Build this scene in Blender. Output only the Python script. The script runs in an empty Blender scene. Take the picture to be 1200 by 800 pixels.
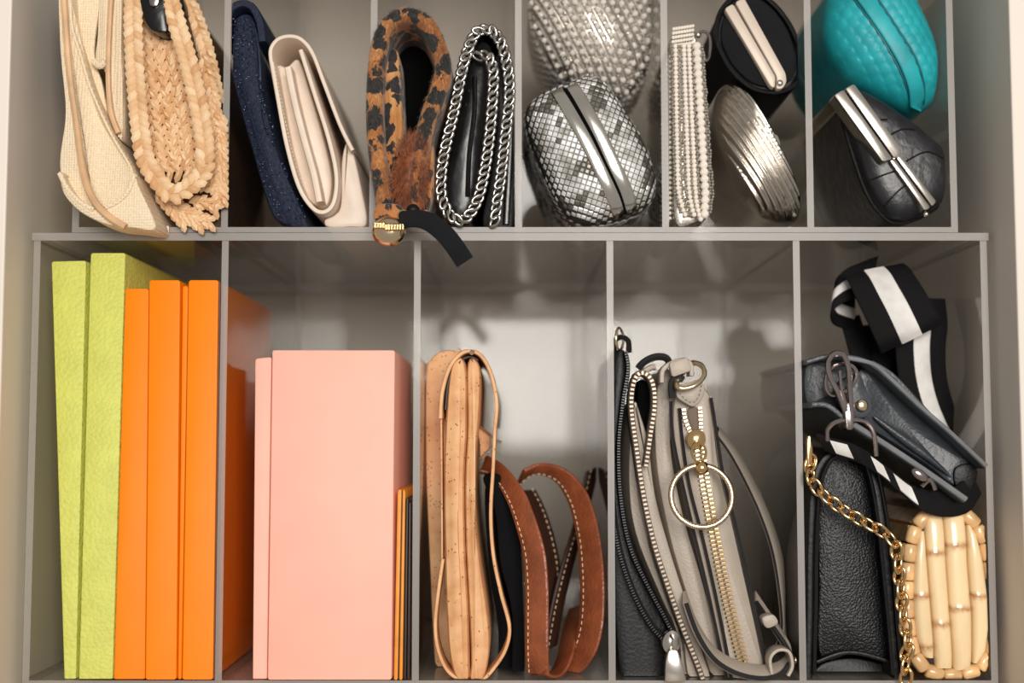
import bpy, bmesh, math, random
from mathutils import Vector, Matrix
random.seed(7)
# ------------------------------------------------------------------ camera, world, light, exposure
sc = bpy.context.scene
COL = sc.collection
F_PX, PITCH, DIST = 1550.0, math.atan(0.0742), 0.8525
CAM_Z = 0.155
cam_d = bpy.data.cameras.new('camera'); cam = bpy.data.objects.new('camera', cam_d); COL.objects.link(cam)
cam.location = (0, -DIST, CAM_Z)
cam.rotation_euler = (math.radians(90) + PITCH, 0, 0)
cam_d.sensor_width = 36; cam_d.lens = 36 * F_PX / 1200
cam_d.clip_start = 0.01
cam_d.dof.use_dof = True; cam_d.dof.focus_distance = DIST - 0.005; cam_d.dof.aperture_fstop = 2.6
sc.camera = cam
w = bpy.data.worlds.new('world'); sc.world = w; w.use_nodes = True
w.node_tree.nodes['Background'].inputs[0].default_value = (1.0, 0.95, 0.88, 1)
w.node_tree.nodes['Background'].inputs[1].default_value = 0.32
def area(name, loc, target, size, power, color):
    d = bpy.data.lights.new(name, 'AREA'); d.energy = power; d.color = color; d.shape = 'RECTANGLE'; d.size, d.size_y = size
    o = bpy.data.objects.new(name, d); COL.objects.link(o); o.location = loc
    o.rotation_euler = (Vector(target) - Vector(loc)).to_track_quat('-Z', 'Y').to_euler()
    return o
area('window_light', (0.30, -2.6, 0.58), (0, 0.1, 0.22), (1.2, 0.9), 65, (1.0, 0.955, 0.90))
sc.view_settings.view_transform = 'Standard'; sc.view_settings.look = 'None'
sc.view_settings.exposure = 0.0; sc.view_settings.gamma = 1.0; sc.view_settings.use_curve_mapping = False
sc.cycles.transparent_max_bounces = 24
# ------------------------------------------------------------------ layout: where a point of the photograph lies at depth d behind the tray fronts
CR, CU = Vector((1, 0, 0)), Vector((0, -math.sin(PITCH), math.cos(PITCH)))
CF = Vector((0, math.cos(PITCH), math.sin(PITCH)))
ROLL = math.radians(0.15)
def P(px, py, d=0.0):
    x, y = (px - 600) / F_PX, (400 - py) / F_PX
    r = CF + CR * x + CU * y
    t = (d + DIST) / r.y
    return Vector((0, -DIST, CAM_Z)) + r * t
K = DIST / F_PX                      # metres per photo pixel at the tray fronts
# ------------------------------------------------------------------ materials
def lin(c):
    return tuple(((v / 255) / 12.92 if v / 255 <= 0.04045 else ((v / 255 + 0.055) / 1.055) ** 2.4) for v in c) + (1,)
class NT:
    def __init__(s, name):
        s.m = bpy.data.materials.new(name); s.m.use_nodes = True; s.t = s.m.node_tree; s.n = s.t.nodes
        s.b = s.n['Principled BSDF']; s.out = s.n['Material Output']
        s.tc = s.n.new('ShaderNodeTexCoord').outputs['Object']
    def add(s, typ, **kw):
        n = s.n.new('ShaderNode' + typ)
        for k, v in kw.items():
            if k.startswith('i_'):
                key = k[2:]; key = int(key) if key.isdigit() else key.replace('_', ' ')
                if hasattr(v, 'is_linked'): s.t.links.new(v, n.inputs[key])
                else: n.inputs[key].default_value = v
            else: setattr(n, k, v)
        return n
    def link(s, a, b): s.t.links.new(a, b)
    def ramp(s, fac, stops, interp='LINEAR'):
        r = s.n.new('ShaderNodeValToRGB'); s.link(fac, r.inputs[0]); cr = r.color_ramp; cr.interpolation = interp
        while len(cr.elements) < len(stops): cr.elements.new(0.5)
        for e, (p, c) in zip(cr.elements, stops): e.position = p; e.color = c
        return r.outputs[0]
    def bump(s, h, strength, dist=0.001):
        b = s.add('Bump', i_Strength=strength, i_Distance=dist, i_Height=h); s.link(b.outputs[0], s.b.inputs['Normal'])
def mat(name, c, rough=0.5, metal=0.0, var=0.08, vscale=60, bump=None, coat=0, spec=0.5, sheen=0, stretch=None):
    n = NT(name)
    v = n.tc
    if stretch:
        v = n.add('Mapping', i_Vector=n.tc, i_Scale=stretch).outputs[0]
    nz = n.add('TexNoise', i_Vector=v, i_Scale=vscale, i_Detail=4.0).outputs[0]
    c0 = lin(c); a = tuple(max(0, x * (1 - var * 2)) for x in c0[:3]) + (1,); b = tuple(min(1, x * (1 + var * 2)) for x in c0[:3]) + (1,)
    n.link(n.ramp(nz, [(0.3, a), (0.7, b)]), n.b.inputs['Base Color'])
    n.b.inputs['Roughness'].default_value = rough; n.b.inputs['Metallic'].default_value = metal
    n.b.inputs['Specular IOR Level'].default_value = spec
    if coat: n.b.inputs['Coat Weight'].default_value = coat; n.b.inputs['Coat Roughness'].default_value = 0.15
    if sheen: n.b.inputs['Sheen Weight'].default_value = sheen; n.b.inputs['Sheen Roughness'].default_value = 0.5
    if bump:
        kind, bs, st = bump
        if kind == 'pebble':
            h = n.add('TexVoronoi', i_Vector=v, i_Scale=bs, feature='SMOOTH_F1').outputs[0]
            h = n.add('Math', operation='MULTIPLY', i_0=h, i_1=-1.0).outputs[0]
        elif kind == 'weave':
            w1 = n.add('TexWave', i_Vector=v, i_Scale=bs, bands_direction='X', i_Distortion=1.5).outputs[0]
            w2 = n.add('TexWave', i_Vector=v, i_Scale=bs, bands_direction='Z', i_Distortion=1.5).outputs[0]
            h = n.add('Math', operation='MULTIPLY', i_0=w1, i_1=w2).outputs[0]
        elif kind == 'cell':
            h = n.add('TexVoronoi', i_Vector=v, i_Scale=bs, feature='DISTANCE_TO_EDGE').outputs[0]
        else:
            h = n.add('TexNoise', i_Vector=v, i_Scale=bs, i_Detail=5.0).outputs[0]
        n.bump(h, st, 0.0008)
    return n.m
def leopard_mat():
    n = NT('leopard hair')
    d = n.add('TexNoise', i_Vector=n.tc, i_Scale=110.0, i_Detail=3.0)
    v = n.add('VectorMath', operation='MULTIPLY_ADD', i_0=d.outputs['Color'], i_1=(0.016, 0.016, 0.016), i_2=n.tc).outputs[0]
    vm = n.add('Mapping', i_Vector=v, i_Scale=(1.0, 0.8, 0.72)).outputs[0]
    vo = n.add('TexVoronoi', i_Vector=vm, i_Scale=112.0, feature='F1').outputs[0]
    base = n.ramp(n.add('TexNoise', i_Vector=n.tc, i_Scale=40.0, i_Detail=3.0).outputs[0], [(0.3, lin((150, 88, 36))), (0.5, lin((190, 124, 60))), (0.75, lin((212, 160, 100)))])
    spot = n.ramp(vo, [(0.53, (1, 1, 1, 1)), (0.58, (0, 0, 0, 1))])
    mx = n.add('MixRGB', i_0=spot, i_1=base, i_2=lin((22, 17, 15)))
    fm = n.add('Mapping', i_Vector=n.tc, i_Scale=(1.0, 1.0, 0.25)).outputs[0]
    fine = n.add('TexNoise', i_Vector=fm, i_Scale=1400.0, i_Detail=3.0).outputs[0]
    n.link(mx.outputs[0], n.b.inputs['Base Color']); n.b.inputs['Roughness'].default_value = 0.6
    n.b.inputs['Sheen Weight'].default_value = 0.3
    n.bump(fine, 0.7, 0.001)
    return n.m
def cork_mat():
    n = NT('cork')
    nz = n.add('TexNoise', i_Vector=n.tc, i_Scale=70.0, i_Detail=5.0).outputs[0]
    base = n.ramp(nz, [(0.3, lin((208, 150, 100))), (0.55, lin((226, 174, 124))), (0.8, lin((234, 188, 142)))])
    mp = n.add('Mapping', i_Vector=n.tc, i_Scale=(1.0, 0.5, 0.8)).outputs[0]
    vo = n.add('TexVoronoi', i_Vector=mp, i_Scale=420.0).outputs[0]
    n2 = n.add('TexNoise', i_Vector=n.tc, i_Scale=90.0, i_Detail=2.0).outputs[0]
    s1 = n.ramp(vo, [(0.16, (1, 1, 1, 1)), (0.24, (0, 0, 0, 1))])
    s2 = n.ramp(n2, [(0.47, (0, 0, 0, 1)), (0.56, (1, 1, 1, 1))])
    k = n.add('Math', operation='MULTIPLY', i_0=s1, i_1=s2).outputs[0]
    mx = n.add('MixRGB', i_0=k, i_1=base, i_2=lin((130, 78, 40)))
    n.link(mx.outputs[0], n.b.inputs['Base Color']); n.b.inputs['Roughness'].default_value = 0.55
    n.bump(n2, 0.2, 0.0006)
    return n.m
def acrylic_mats():
    n = NT('clear acrylic'); n.n.remove(n.b)
    tr = n.add('BsdfTransparent'); tr.inputs[0].default_value = (0.965, 0.965, 0.96, 1)
    gl = n.add('BsdfGlossy', i_Roughness=0.04)
    fr = n.add('Fresnel', i_IOR=1.42).outputs[0]
    bf = n.add('NewGeometry').outputs['Backfacing']
    inv = n.add('Math', operation='SUBTRACT', i_0=1.0, i_1=bf).outputs[0]
    k = n.add('Math', operation='MULTIPLY', i_0=fr, i_1=inv).outputs[0]
    m1 = n.add('MixShader', i_0=k, i_1=tr.outputs[0], i_2=gl.outputs[0])
    n.link(m1.outputs[0], n.out.inputs[0])
    e = NT('polished acrylic edge'); e.n.remove(e.b)
    tr = e.add('BsdfTransparent'); tr.inputs[0].default_value = (0.85, 0.84, 0.82, 1)
    df = e.add('BsdfDiffuse', i_Color=lin((176, 168, 160)))
    gl = e.add('BsdfGlossy', i_Roughness=0.45)
    m1 = e.add('MixShader', i_0=0.42, i_1=tr.outputs[0], i_2=df.outputs[0])
    m2 = e.add('MixShader', i_0=0.08, i_1=m1.outputs[0], i_2=gl.outputs[0])
    e.link(m2.outputs[0], e.out.inputs[0])
    return n.m, e.m
ACR, ACE = acrylic_mats()
M = dict(
    wall_back=mat('darker cabinet back', (188, 178, 166), 0.55, var=0.02, vscale=6),  # cabinet back, a darker tone than the side panels
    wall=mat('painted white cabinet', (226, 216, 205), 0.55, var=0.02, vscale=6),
    cream_weave=mat('cream raffia weave', (236, 216, 184), 0.75, var=0.05, vscale=700, bump=('weave', 190, 0.55)),
    tan=mat('tan leather piping', (212, 172, 130), 0.45),
    straw_shade=mat('shaded straw backing', (84, 58, 34), 0.85, var=0.2, vscale=200),  # shade between rim and handle painted into the body colour
    black=mat('black leather', (13, 12, 13), 0.42, spec=0.3, bump=('noise', 500, 0.3)),
    black_gloss=mat('glossy creased black leather', (9, 8, 9), 0.28, spec=0.35, bump=('noise', 120, 0.5), coat=0.3),
    black_pebble=mat('pebbled black leather', (15, 15, 18), 0.40, spec=0.35, bump=('pebble', 820, 0.5)),
    black_felt=mat('black suede', (9, 9, 12), 0.9, spec=0.2),
    black_cloth=mat('black woven cloth', (24, 24, 28), 0.8, spec=0.25, bump=('weave', 900, 0.5)),
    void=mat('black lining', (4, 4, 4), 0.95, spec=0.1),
    navy=mat('navy glitter cloth', (26, 34, 54), 0.65, var=0.3, vscale=500, spec=0.3, bump=('noise', 700, 0.9)),
    navy_gloss=mat('navy sequin', (34, 44, 68), 0.15, metal=0.3),
    cream_leather=mat('cream leather', (222, 204, 186), 0.45, var=0.03, bump=('noise', 700, 0.12)),
    leopard=leopard_mat(), cork=cork_mat(),
    fur=mat('red brown calf hair', (124, 66, 34), 0.55, var=0.25, vscale=300),
    gold=mat('polished gold', (232, 196, 142), 0.18, 1.0, var=0.03),
    pale_gold=mat('pale gold', (236, 212, 176), 0.2, 1.0, var=0.03),
    silver=mat('polished silver', (228, 222, 214), 0.14, 1.0, var=0.03),
    silver_chain=mat('silver chain', (178, 174, 168), 0.24, 1.0, var=0.05),
    silver_soft=mat('brushed silver', (214, 207, 198), 0.22, 1.0, var=0.04),
    ivory_metal=mat('pale ivory metal', (206, 190, 174), 0.45, 0.1, var=0.02),
    gun=mat('gunmetal', (172, 160, 158), 0.2, 1.0, var=0.05),
    pearl=mat('pearl', (226, 218, 208), 0.18, 0.15, var=0.04, coat=0.5),
    rhine=mat('crystal', (225, 220, 214), 0.12, 0.75, var=0.15, vscale=900),
    seed_silver=mat('silver seed bead', (196, 188, 176), 0.25, 0.7, var=0.2, vscale=700),
    white_bead=mat('white bead', (236, 226, 214), 0.3, var=0.03),
    scale=mat('pale metal mesh', (238, 231, 218), 0.3, 0.25, var=0.3, vscale=120),
    dark_base=mat('dark mesh backing', (52, 50, 46), 0.6),
    teal=mat('teal embossed leather', (28, 160, 168), 0.5, var=0.08, vscale=80),
    teal_dark=mat('teal seam', (14, 96, 104), 0.5),
    lime=mat('lime pebbled paper', (206, 208, 98), 0.55, var=0.03, bump=('pebble', 460, 0.8)),
    orange=mat('orange paper', (244, 132, 0), 0.5, var=0.02, vscale=30, spec=0.25),
    brown_trim=mat('brown ribbon', (110, 62, 48), 0.6),
    pink=mat('pink paper', (248, 184, 164), 0.6, var=0.015, vscale=30),
    amber=mat('amber card', (232, 146, 40), 0.5),
    dark_brown=mat('dark brown card', (42, 28, 22), 0.5),
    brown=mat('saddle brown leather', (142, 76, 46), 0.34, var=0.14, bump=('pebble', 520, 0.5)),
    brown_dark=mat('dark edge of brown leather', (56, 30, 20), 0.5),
    thread=mat('cream thread', (226, 200, 164), 0.7),
    grey=mat('taupe grey leather', (172, 160, 146), 0.45, var=0.03, bump=('pebble', 800, 0.2)),
    grey_dark=mat('black painted leather edge', (36, 34, 36), 0.3),
    zip_silver=mat('nickel zip', (176, 160, 142), 0.4, 0.3, var=0.1),
    zip_black=mat('black zip', (22, 22, 26), 0.35),
    tape=mat('brown zip tape', (112, 98, 88), 0.8),
    slate=mat('slate grey leather', (60, 64, 69), 0.36, var=0.16, vscale=60, bump=('noise', 420, 0.5)),
    slate_edge=mat('grey leather edge', (118, 120, 122), 0.45),
    web_black=mat('black webbing', (10, 9, 11), 0.7, spec=0.25, bump=('weave', 700, 0.4)),
    web_white=mat('white webbing', (232, 228, 224), 0.6, bump=('weave', 700, 0.4)),
    bamboo=mat('varnished bamboo', (243, 214, 168), 0.22, var=0.07, vscale=45, coat=0.6, stretch=(1, 1, 0.25)),
    bamboo_edge=mat('bamboo rim', (230, 184, 130), 0.28, var=0.16, vscale=70, coat=0.4),
    charcoal=mat('charcoal leather', (34, 34, 37), 0.34, var=0.2, vscale=90, bump=('noise', 130, 0.8)),
    tile_dark=mat('dark metal tile', (112, 108, 100), 0.35, 0.4, var=0.2, vscale=300),
)
def bamboo_joints(m):
    """brown joints where the slat mesh says so"""
    nt = m.node_tree; b = nt.nodes['Principled BSDF']; src = b.inputs['Base Color'].links[0].from_socket
    at = nt.nodes.new('ShaderNodeAttribute'); at.attribute_name = 'joint'
    mx = nt.nodes.new('ShaderNodeMixRGB'); nt.links.new(at.outputs['Fac'], mx.inputs[0]); nt.links.new(src, mx.inputs[1]); mx.inputs[2].default_value = lin((176, 112, 58))
    nt.links.new(mx.outputs[0], b.inputs['Base Color'])
bamboo_joints(M['bamboo'])
def straw_mat():
    n = NT('natural straw')
    rnd = n.add('NewGeometry').outputs['Random Per Island']
    base = n.ramp(rnd, [(0.0, lin((204, 156, 108))), (0.25, lin((220, 178, 132))), (0.6, lin((230, 194, 152))), (1.0, lin((238, 208, 170)))])
    n.link(base, n.b.inputs['Base Color']); n.b.inputs['Roughness'].default_value = 0.55
    mp = n.add('Mapping', i_Vector=n.tc, i_Scale=(1.0, 1.0, 0.3)).outputs[0]
    n.bump(n.add('TexNoise', i_Vector=mp, i_Scale=1500.0, i_Detail=3.0).outputs[0], 0.3, 0.0006)
    return n.m
M['straw'] = straw_mat()
# ------------------------------------------------------------------ objects
class Thing:
    def __init__(s, name, label, cat, base, zmin=None, xr=None, group=None, kind=None):
        s.o = bpy.data.objects.new(name, None); COL.objects.link(s.o); s.o.empty_display_size = 0.02
        s.o.location = base; s.base = Vector(base); s.zmin, s.xr = zmin, xr
        s.o['label'] = label; s.o['category'] = cat
        if group: s.o['group'] = group
        if kind: s.o['kind'] = kind
    def fit(s, v):
        x, y, z = v
        if s.zmin is not None and y > -0.0015: z = max(z, s.zmin)
        if s.xr is not None and y > -0.0015: x = min(max(x, s.xr[0]), s.xr[1])
        return Vector((x, y, z))
    def part(s, name, geo, m, parent=None, smooth=40, label=None, stuff=False, mats=None, midx=None):
        V, Fc = geo
        me = bpy.data.meshes.new(name)
        me.from_pydata([tuple(s.fit(v) - s.base) for v in V], [], Fc); me.update()
        bm = bmesh.new(); bm.from_mesh(me); bmesh.ops.recalc_face_normals(bm, faces=bm.faces); bmesh.ops.triangulate(bm, faces=[f for f in bm.faces if len(f.verts) > 8], ngon_method='EAR_CLIP'); bm.to_mesh(me); bm.free()
        o = bpy.data.objects.new(name, me); COL.objects.link(o); o.parent = parent or s.o
        for q in (mats or [m]): me.materials.append(q)
        if midx: me.polygons.foreach_set('material_index', midx)
        if smooth:
            me.shade_smooth()
            if smooth < 180: me.set_sharp_from_angle(angle=math.radians(smooth))
        if label: o['label'] = label
        if stuff: o['kind'] = 'stuff'
        return o
def join(*geos):
    V, Fc = [], []
    for v, f in geos:
        k = len(V); V += list(v); Fc += [tuple(i + k for i in q) for q in f]
    return V, Fc
def cr(pts, n=6, closed=False):
    pts = [Vector(p) for p in pts]; N = len(pts); out = []
    for i in range(N if closed else N - 1):
        if closed: a, b, c, d = pts[i - 1], pts[i], pts[(i + 1) % N], pts[(i + 2) % N]
        else: a, b, c, d = pts[max(i - 1, 0)], pts[i], pts[i + 1], pts[min(i + 2, N - 1)]
        for k in range(n):
            t = k / n
            out.append(0.5 * ((2 * b) + (c - a) * t + (2 * a - 5 * b + 4 * c - d) * t * t + (3 * b - a - 3 * c + d) * t ** 3))
    if not closed: out.append(pts[-1])
    return out
def W(pts, d=0.0, n=6, closed=False):
    """photo points (x, y[, depth]) -> smooth world path"""
    return cr([P(p[0], p[1], p[2] if len(p) > 2 else d) for p in pts], n, closed) if n else [P(p[0], p[1], p[2] if len(p) > 2 else d) for p in pts]
def tangents(C, closed=False):
    N = len(C); T = []
    for i in range(N):
        a = C[i - 1] if (i or closed) else C[0]; b = C[(i + 1) % N] if (i < N - 1 or closed) else C[-1]
        t = b - a
        T.append(t.normalized() if t.length > 1e-9 else Vector((0, 0, 1)))
    return T
def skin(rings, closed=False, caps=True):
    n = len(rings[0]); V = [v for r in rings for v in r]; Fc = []
    R = len(rings)
    for i in range(R if closed else R - 1):
        a, b = i * n, ((i + 1) % R) * n
        for j in range(n):
            k = (j + 1) % n; Fc.append((a + j, a + k, b + k, b + j))
    if caps and not closed: Fc += [tuple(range(n))[::-1], tuple((R - 1) * n + j for j in range(n))]
    return V, Fc
def tube(C, r, seg=8, closed=False, rad=None):
    T = tangents(C, closed); rings = []
    up = Vector((0, 1, 0)) if abs(T[0].y) < 0.9 else Vector((1, 0, 0))
    for i, (c, t) in enumerate(zip(C, T)):
        u = up - t * up.dot(t)
        u = u.normalized() if u.length > 1e-6 else t.orthogonal().normalized()
        up = u; v = t.cross(u); q = rad[i] if rad else r
        rings.append([c + (u * math.cos(a) + v * math.sin(a)) * q for a in (2 * math.pi * k / seg for k in range(seg))])
    return skin(rings, closed)
def ribbon(C, wv, th, closed=False):
    """band along C, half width vector wv (one or one per point), thickness th, rounded long edges"""
    T = tangents(C, closed); rings = []
    for i, (c, t) in enumerate(zip(C, T)):
        h = wv[i] if isinstance(wv, list) else wv
        nrm = t.cross(h); nrm = nrm.normalized() * th / 2 if nrm.length > 1e-9 else Vector((0, th / 2, 0))
        hl = h.length; e = min(th * 0.5, hl * 0.5) / hl
        rings.append([c - h * (1 - e) + nrm, c - h * (1 - e * .3) + nrm * .65, c - h, c - h * (1 - e * .3) - nrm * .65, c - h * (1 - e) - nrm,
                      c + h * (1 - e) - nrm, c + h * (1 - e * .3) - nrm * .65, c + h, c + h * (1 - e * .3) + nrm * .65, c + h * (1 - e) + nrm])
    return skin(rings, closed)
def strip(pts, d0, d1, th, n=6, closed=False):
    """sheet of thickness th (photo px) that follows pts in the front plane and runs back from d0 to d1"""
    C = W(pts, d0, n, closed); T = tangents(C, closed); h = th * K / 2; rings = []
    ys = [h * .9] + ([-.0017 - d0, -.0013 - d0] if d0 + h * .9 < -.002 else []) + [d1 - d0 - h * .5]
    for c, t in zip(C, T):
        s = Vector((-t.z, 0, t.x)).normalized() * h; Y = Vector((0, 1, 0))
        rings.append([c + s * .75 + Y * h * .25, c, c - s * .75 + Y * h * .25] + [c - s + Y * y for y in ys] + [c - s * .6 + Y * (d1 - d0), c + s * .6 + Y * (d1 - d0)] + [c + s + Y * y for y in ys[::-1]])
    return skin(rings, closed)
def loft(A, B, d0, d1, r=2.0, n=6):
    """crescent-shaped slab between two photo lines A and B of equally many points"""
    a, b = W(A, d0, n), W(B, d0, n); r *= K; Y = Vector((0, 1, 0)); rings = []
    for p, q in zip(a, b):
        w = (q - p); l = max(w.length, 1e-6); e = min(r, l * .3) / l
        mid = [Y * (-.0017 - d0), Y * (-.0013 - d0)] if d0 + r < -.002 else []
        rings.append([p + Y * (d1 - d0)] + [p + m for m in mid[::-1]] + [p + Y * r, p + w * e * .3 + Y * r * .3, p + w * e, p + w * .5 - Y * r * .4, q - w * e, q - w * e * .3 + Y * r * .3, q + Y * r] + [q + m for m in mid] + [q + Y * (d1 - d0)])
    return skin(rings)
def area2(L):
    return sum(L[i].x * L[(i + 1) % len(L)].z - L[(i + 1) % len(L)].x * L[i].z for i in range(len(L)))
def offset(L, r):
    """move a closed loop inwards by r in the xz plane"""
    s = 1 if area2(L) > 0 else -1; T = tangents(L, True)
    return [p + Vector((-t.z, 0, t.x)) * r * s for p, t in zip(L, T)]
def slab(pts, d0, d1, r=2.0, dome=0.0, n=5, smooth=True, back=1.0):
    """outline in photo px at depth d0, run straight back to d1, rounded front edge r px, bulging front"""
    L = W(pts, d0, n if smooth else 0, True) if smooth else sharp([P(*p, d0) for p in pts])
    r *= K; c = sum(L, Vector()) / len(L); Y = Vector((0, 1, 0)); rings = []
    bk = [c + (p - c) * back for p in L]
    rings.append([p + Y * (d1 - d0) for p in [b - (b - q) * 0 for b, q in zip(bk, L)]])
    if back != 1.0: rings.append([a.lerp(b, .5) + Y * (d1 - d0) / 2 for a, b in zip(L, bk)])
    if d0 + r < -.002: rings += [[p + Y * (-.0013 - d0) for p in L], [p + Y * (-.0017 - d0) for p in L]]
    rings.append([p + Y * r for p in L])
    rings.append([p + Y * r * .3 for p in offset(L, r * .3)])
    I = offset(L, r); rings.append(I)
    if dome:
        for f in (.85, .65, .4, .15):
            rings.append([c + (p - c) * f - Y * dome * (1 - f * f) for p in I])
    return skin(rings)
def sharp(L):
    """polygon with the sides divided so that rounding stays at the corners"""
    out = []
    for i, a in enumerate(L):
        b = L[(i + 1) % len(L)]; l = (b - a).length; e = min(0.0012, l * .2) / l
        out += [a.lerp(b, e), a.lerp(b, 1 - e)]
    return out
def box(pts, d0, d1, r=1.5):
    """four-cornered box front seen in the photo, run straight back"""
    return slab(pts, d0, d1, r, smooth=False)
def ball(c, r, sy=1.0, seg=12, rg=8, ax=None):
    V, Fc = [], []
    for i in range(1, rg):
        a = math.pi * i / rg
        for j in range(seg):
            b = 2 * math.pi * j / seg
            V.append(Vector((r * math.sin(a) * math.cos(b), sy * r * math.sin(a) * math.sin(b), r * math.cos(a))))
    V += [Vector((0, 0, r)), Vector((0, 0, -r))]; t, u = len(V) - 2, len(V) - 1
    for i in range(rg - 2):
        for j in range(seg):
            k = (j + 1) % seg; Fc.append((i * seg + j, i * seg + k, (i + 1) * seg + k, (i + 1) * seg + j))
    for j in range(seg):
        k = (j + 1) % seg; Fc += [(t, k, j), (u, (rg - 2) * seg + j, (rg - 2) * seg + k)]
    if ax is not None: V = [ax @ v for v in V]
    return [v + c for v in V], Fc
PHI = (1 + 5 ** .5) / 2
ICO_V = [Vector(v).normalized() for v in ((-1, PHI, 0), (1, PHI, 0), (-1, -PHI, 0), (1, -PHI, 0), (0, -1, PHI), (0, 1, PHI), (0, -1, -PHI), (0, 1, -PHI), (PHI, 0, -1), (PHI, 0, 1), (-PHI, 0, -1), (-PHI, 0, 1))]
ICO_F = [(0, 11, 5), (0, 5, 1), (0, 1, 7), (0, 7, 10), (0, 10, 11), (1, 5, 9), (5, 11, 4), (11, 10, 2), (10, 7, 6), (7, 1, 8), (3, 9, 4), (3, 4, 2), (3, 2, 6), (3, 6, 8), (3, 8, 9), (4, 9, 5), (2, 4, 11), (6, 2, 10), (8, 6, 7), (9, 8, 1)]
def beads(cs, r):
    return join(*[([c + v * (r if not isinstance(r, list) else r[i]) for v in ICO_V], ICO_F) for i, c in enumerate(cs)])
def pearls(cs, r):
    return join(*[ball(c, r, seg=8, rg=6) for c in cs])
def chip(c, u, v, nrm, lu, lv, h):
    """small cushion-shaped flake: a pointed oval along u"""
    u = u.normalized(); v = v.normalized(); nrm = nrm.normalized()
    out = [c + u * lu, c + u * lu * .5 + v * lv, c - u * lu * .5 + v * lv, c - u * lu, c - u * lu * .5 - v * lv, c + u * lu * .5 - v * lv]
    top = [c + u * lu * .45 + nrm * h, c + nrm * h * 1.1 + v * lv * .4, c - u * lu * .45 + nrm * h, c + nrm * h * 1.1 - v * lv * .4]
    V = out + top
    return V, [(0, 1, 6), (1, 7, 6), (1, 2, 7), (2, 8, 7), (2, 3, 8), (3, 4, 8), (4, 9, 8), (4, 5, 9), (5, 6, 9), (5, 0, 6), (6, 7, 8, 9), (5, 4, 3, 2, 1, 0)]
def square(c, u, v, nrm, s, h):
    out = [c + u * s, c + v * s, c - u * s, c - v * s]; top = [c + u * s * .6 + nrm * h, c + v * s * .6 + nrm * h, c - u * s * .6 + nrm * h, c - v * s * .6 + nrm * h]
    return out + top, [(0, 1, 5, 4), (1, 2, 6, 5), (2, 3, 7, 6), (3, 0, 4, 7), (4, 5, 6, 7)]
def resample(C, step):
    out = [C[0].copy()]; acc = 0.0; T = [ (C[1] - C[0]).normalized() ]
    for a, b in zip(C, C[1:]):
        l = (b - a).length
        if l < 1e-9: continue
        while acc + l >= step:
            f = (step - acc) / l; a = a.lerp(b, f); out.append(a.copy()); T.append((b - a).normalized() if (b - a).length > 1e-9 else T[-1]); l = (b - a).length; acc = 0.0
        acc += l
    return out, T
def braid(C, w, step, nrm=Vector((0, -1, 0)), lift=0.0012, wd=.25):
    """plait along C: two rows of flakes laid as a V"""
    Q, T = resample(C, step); g = []
    for i, (c, t) in enumerate(zip(Q, T)):
        s = t.cross(nrm).normalized()
        for k in (-1, 1):
            j = random.uniform(-.12, .12)
            u = (t * (.85 + j) + s * k * .5).normalized()
            g.append(chip(c + s * k * w * .27 + nrm * random.uniform(0, .0004) + t * (step * .5 if k > 0 else 0), u, nrm.cross(u), nrm, step * .9, w * wd, lift))
    return join(*g)
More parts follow.
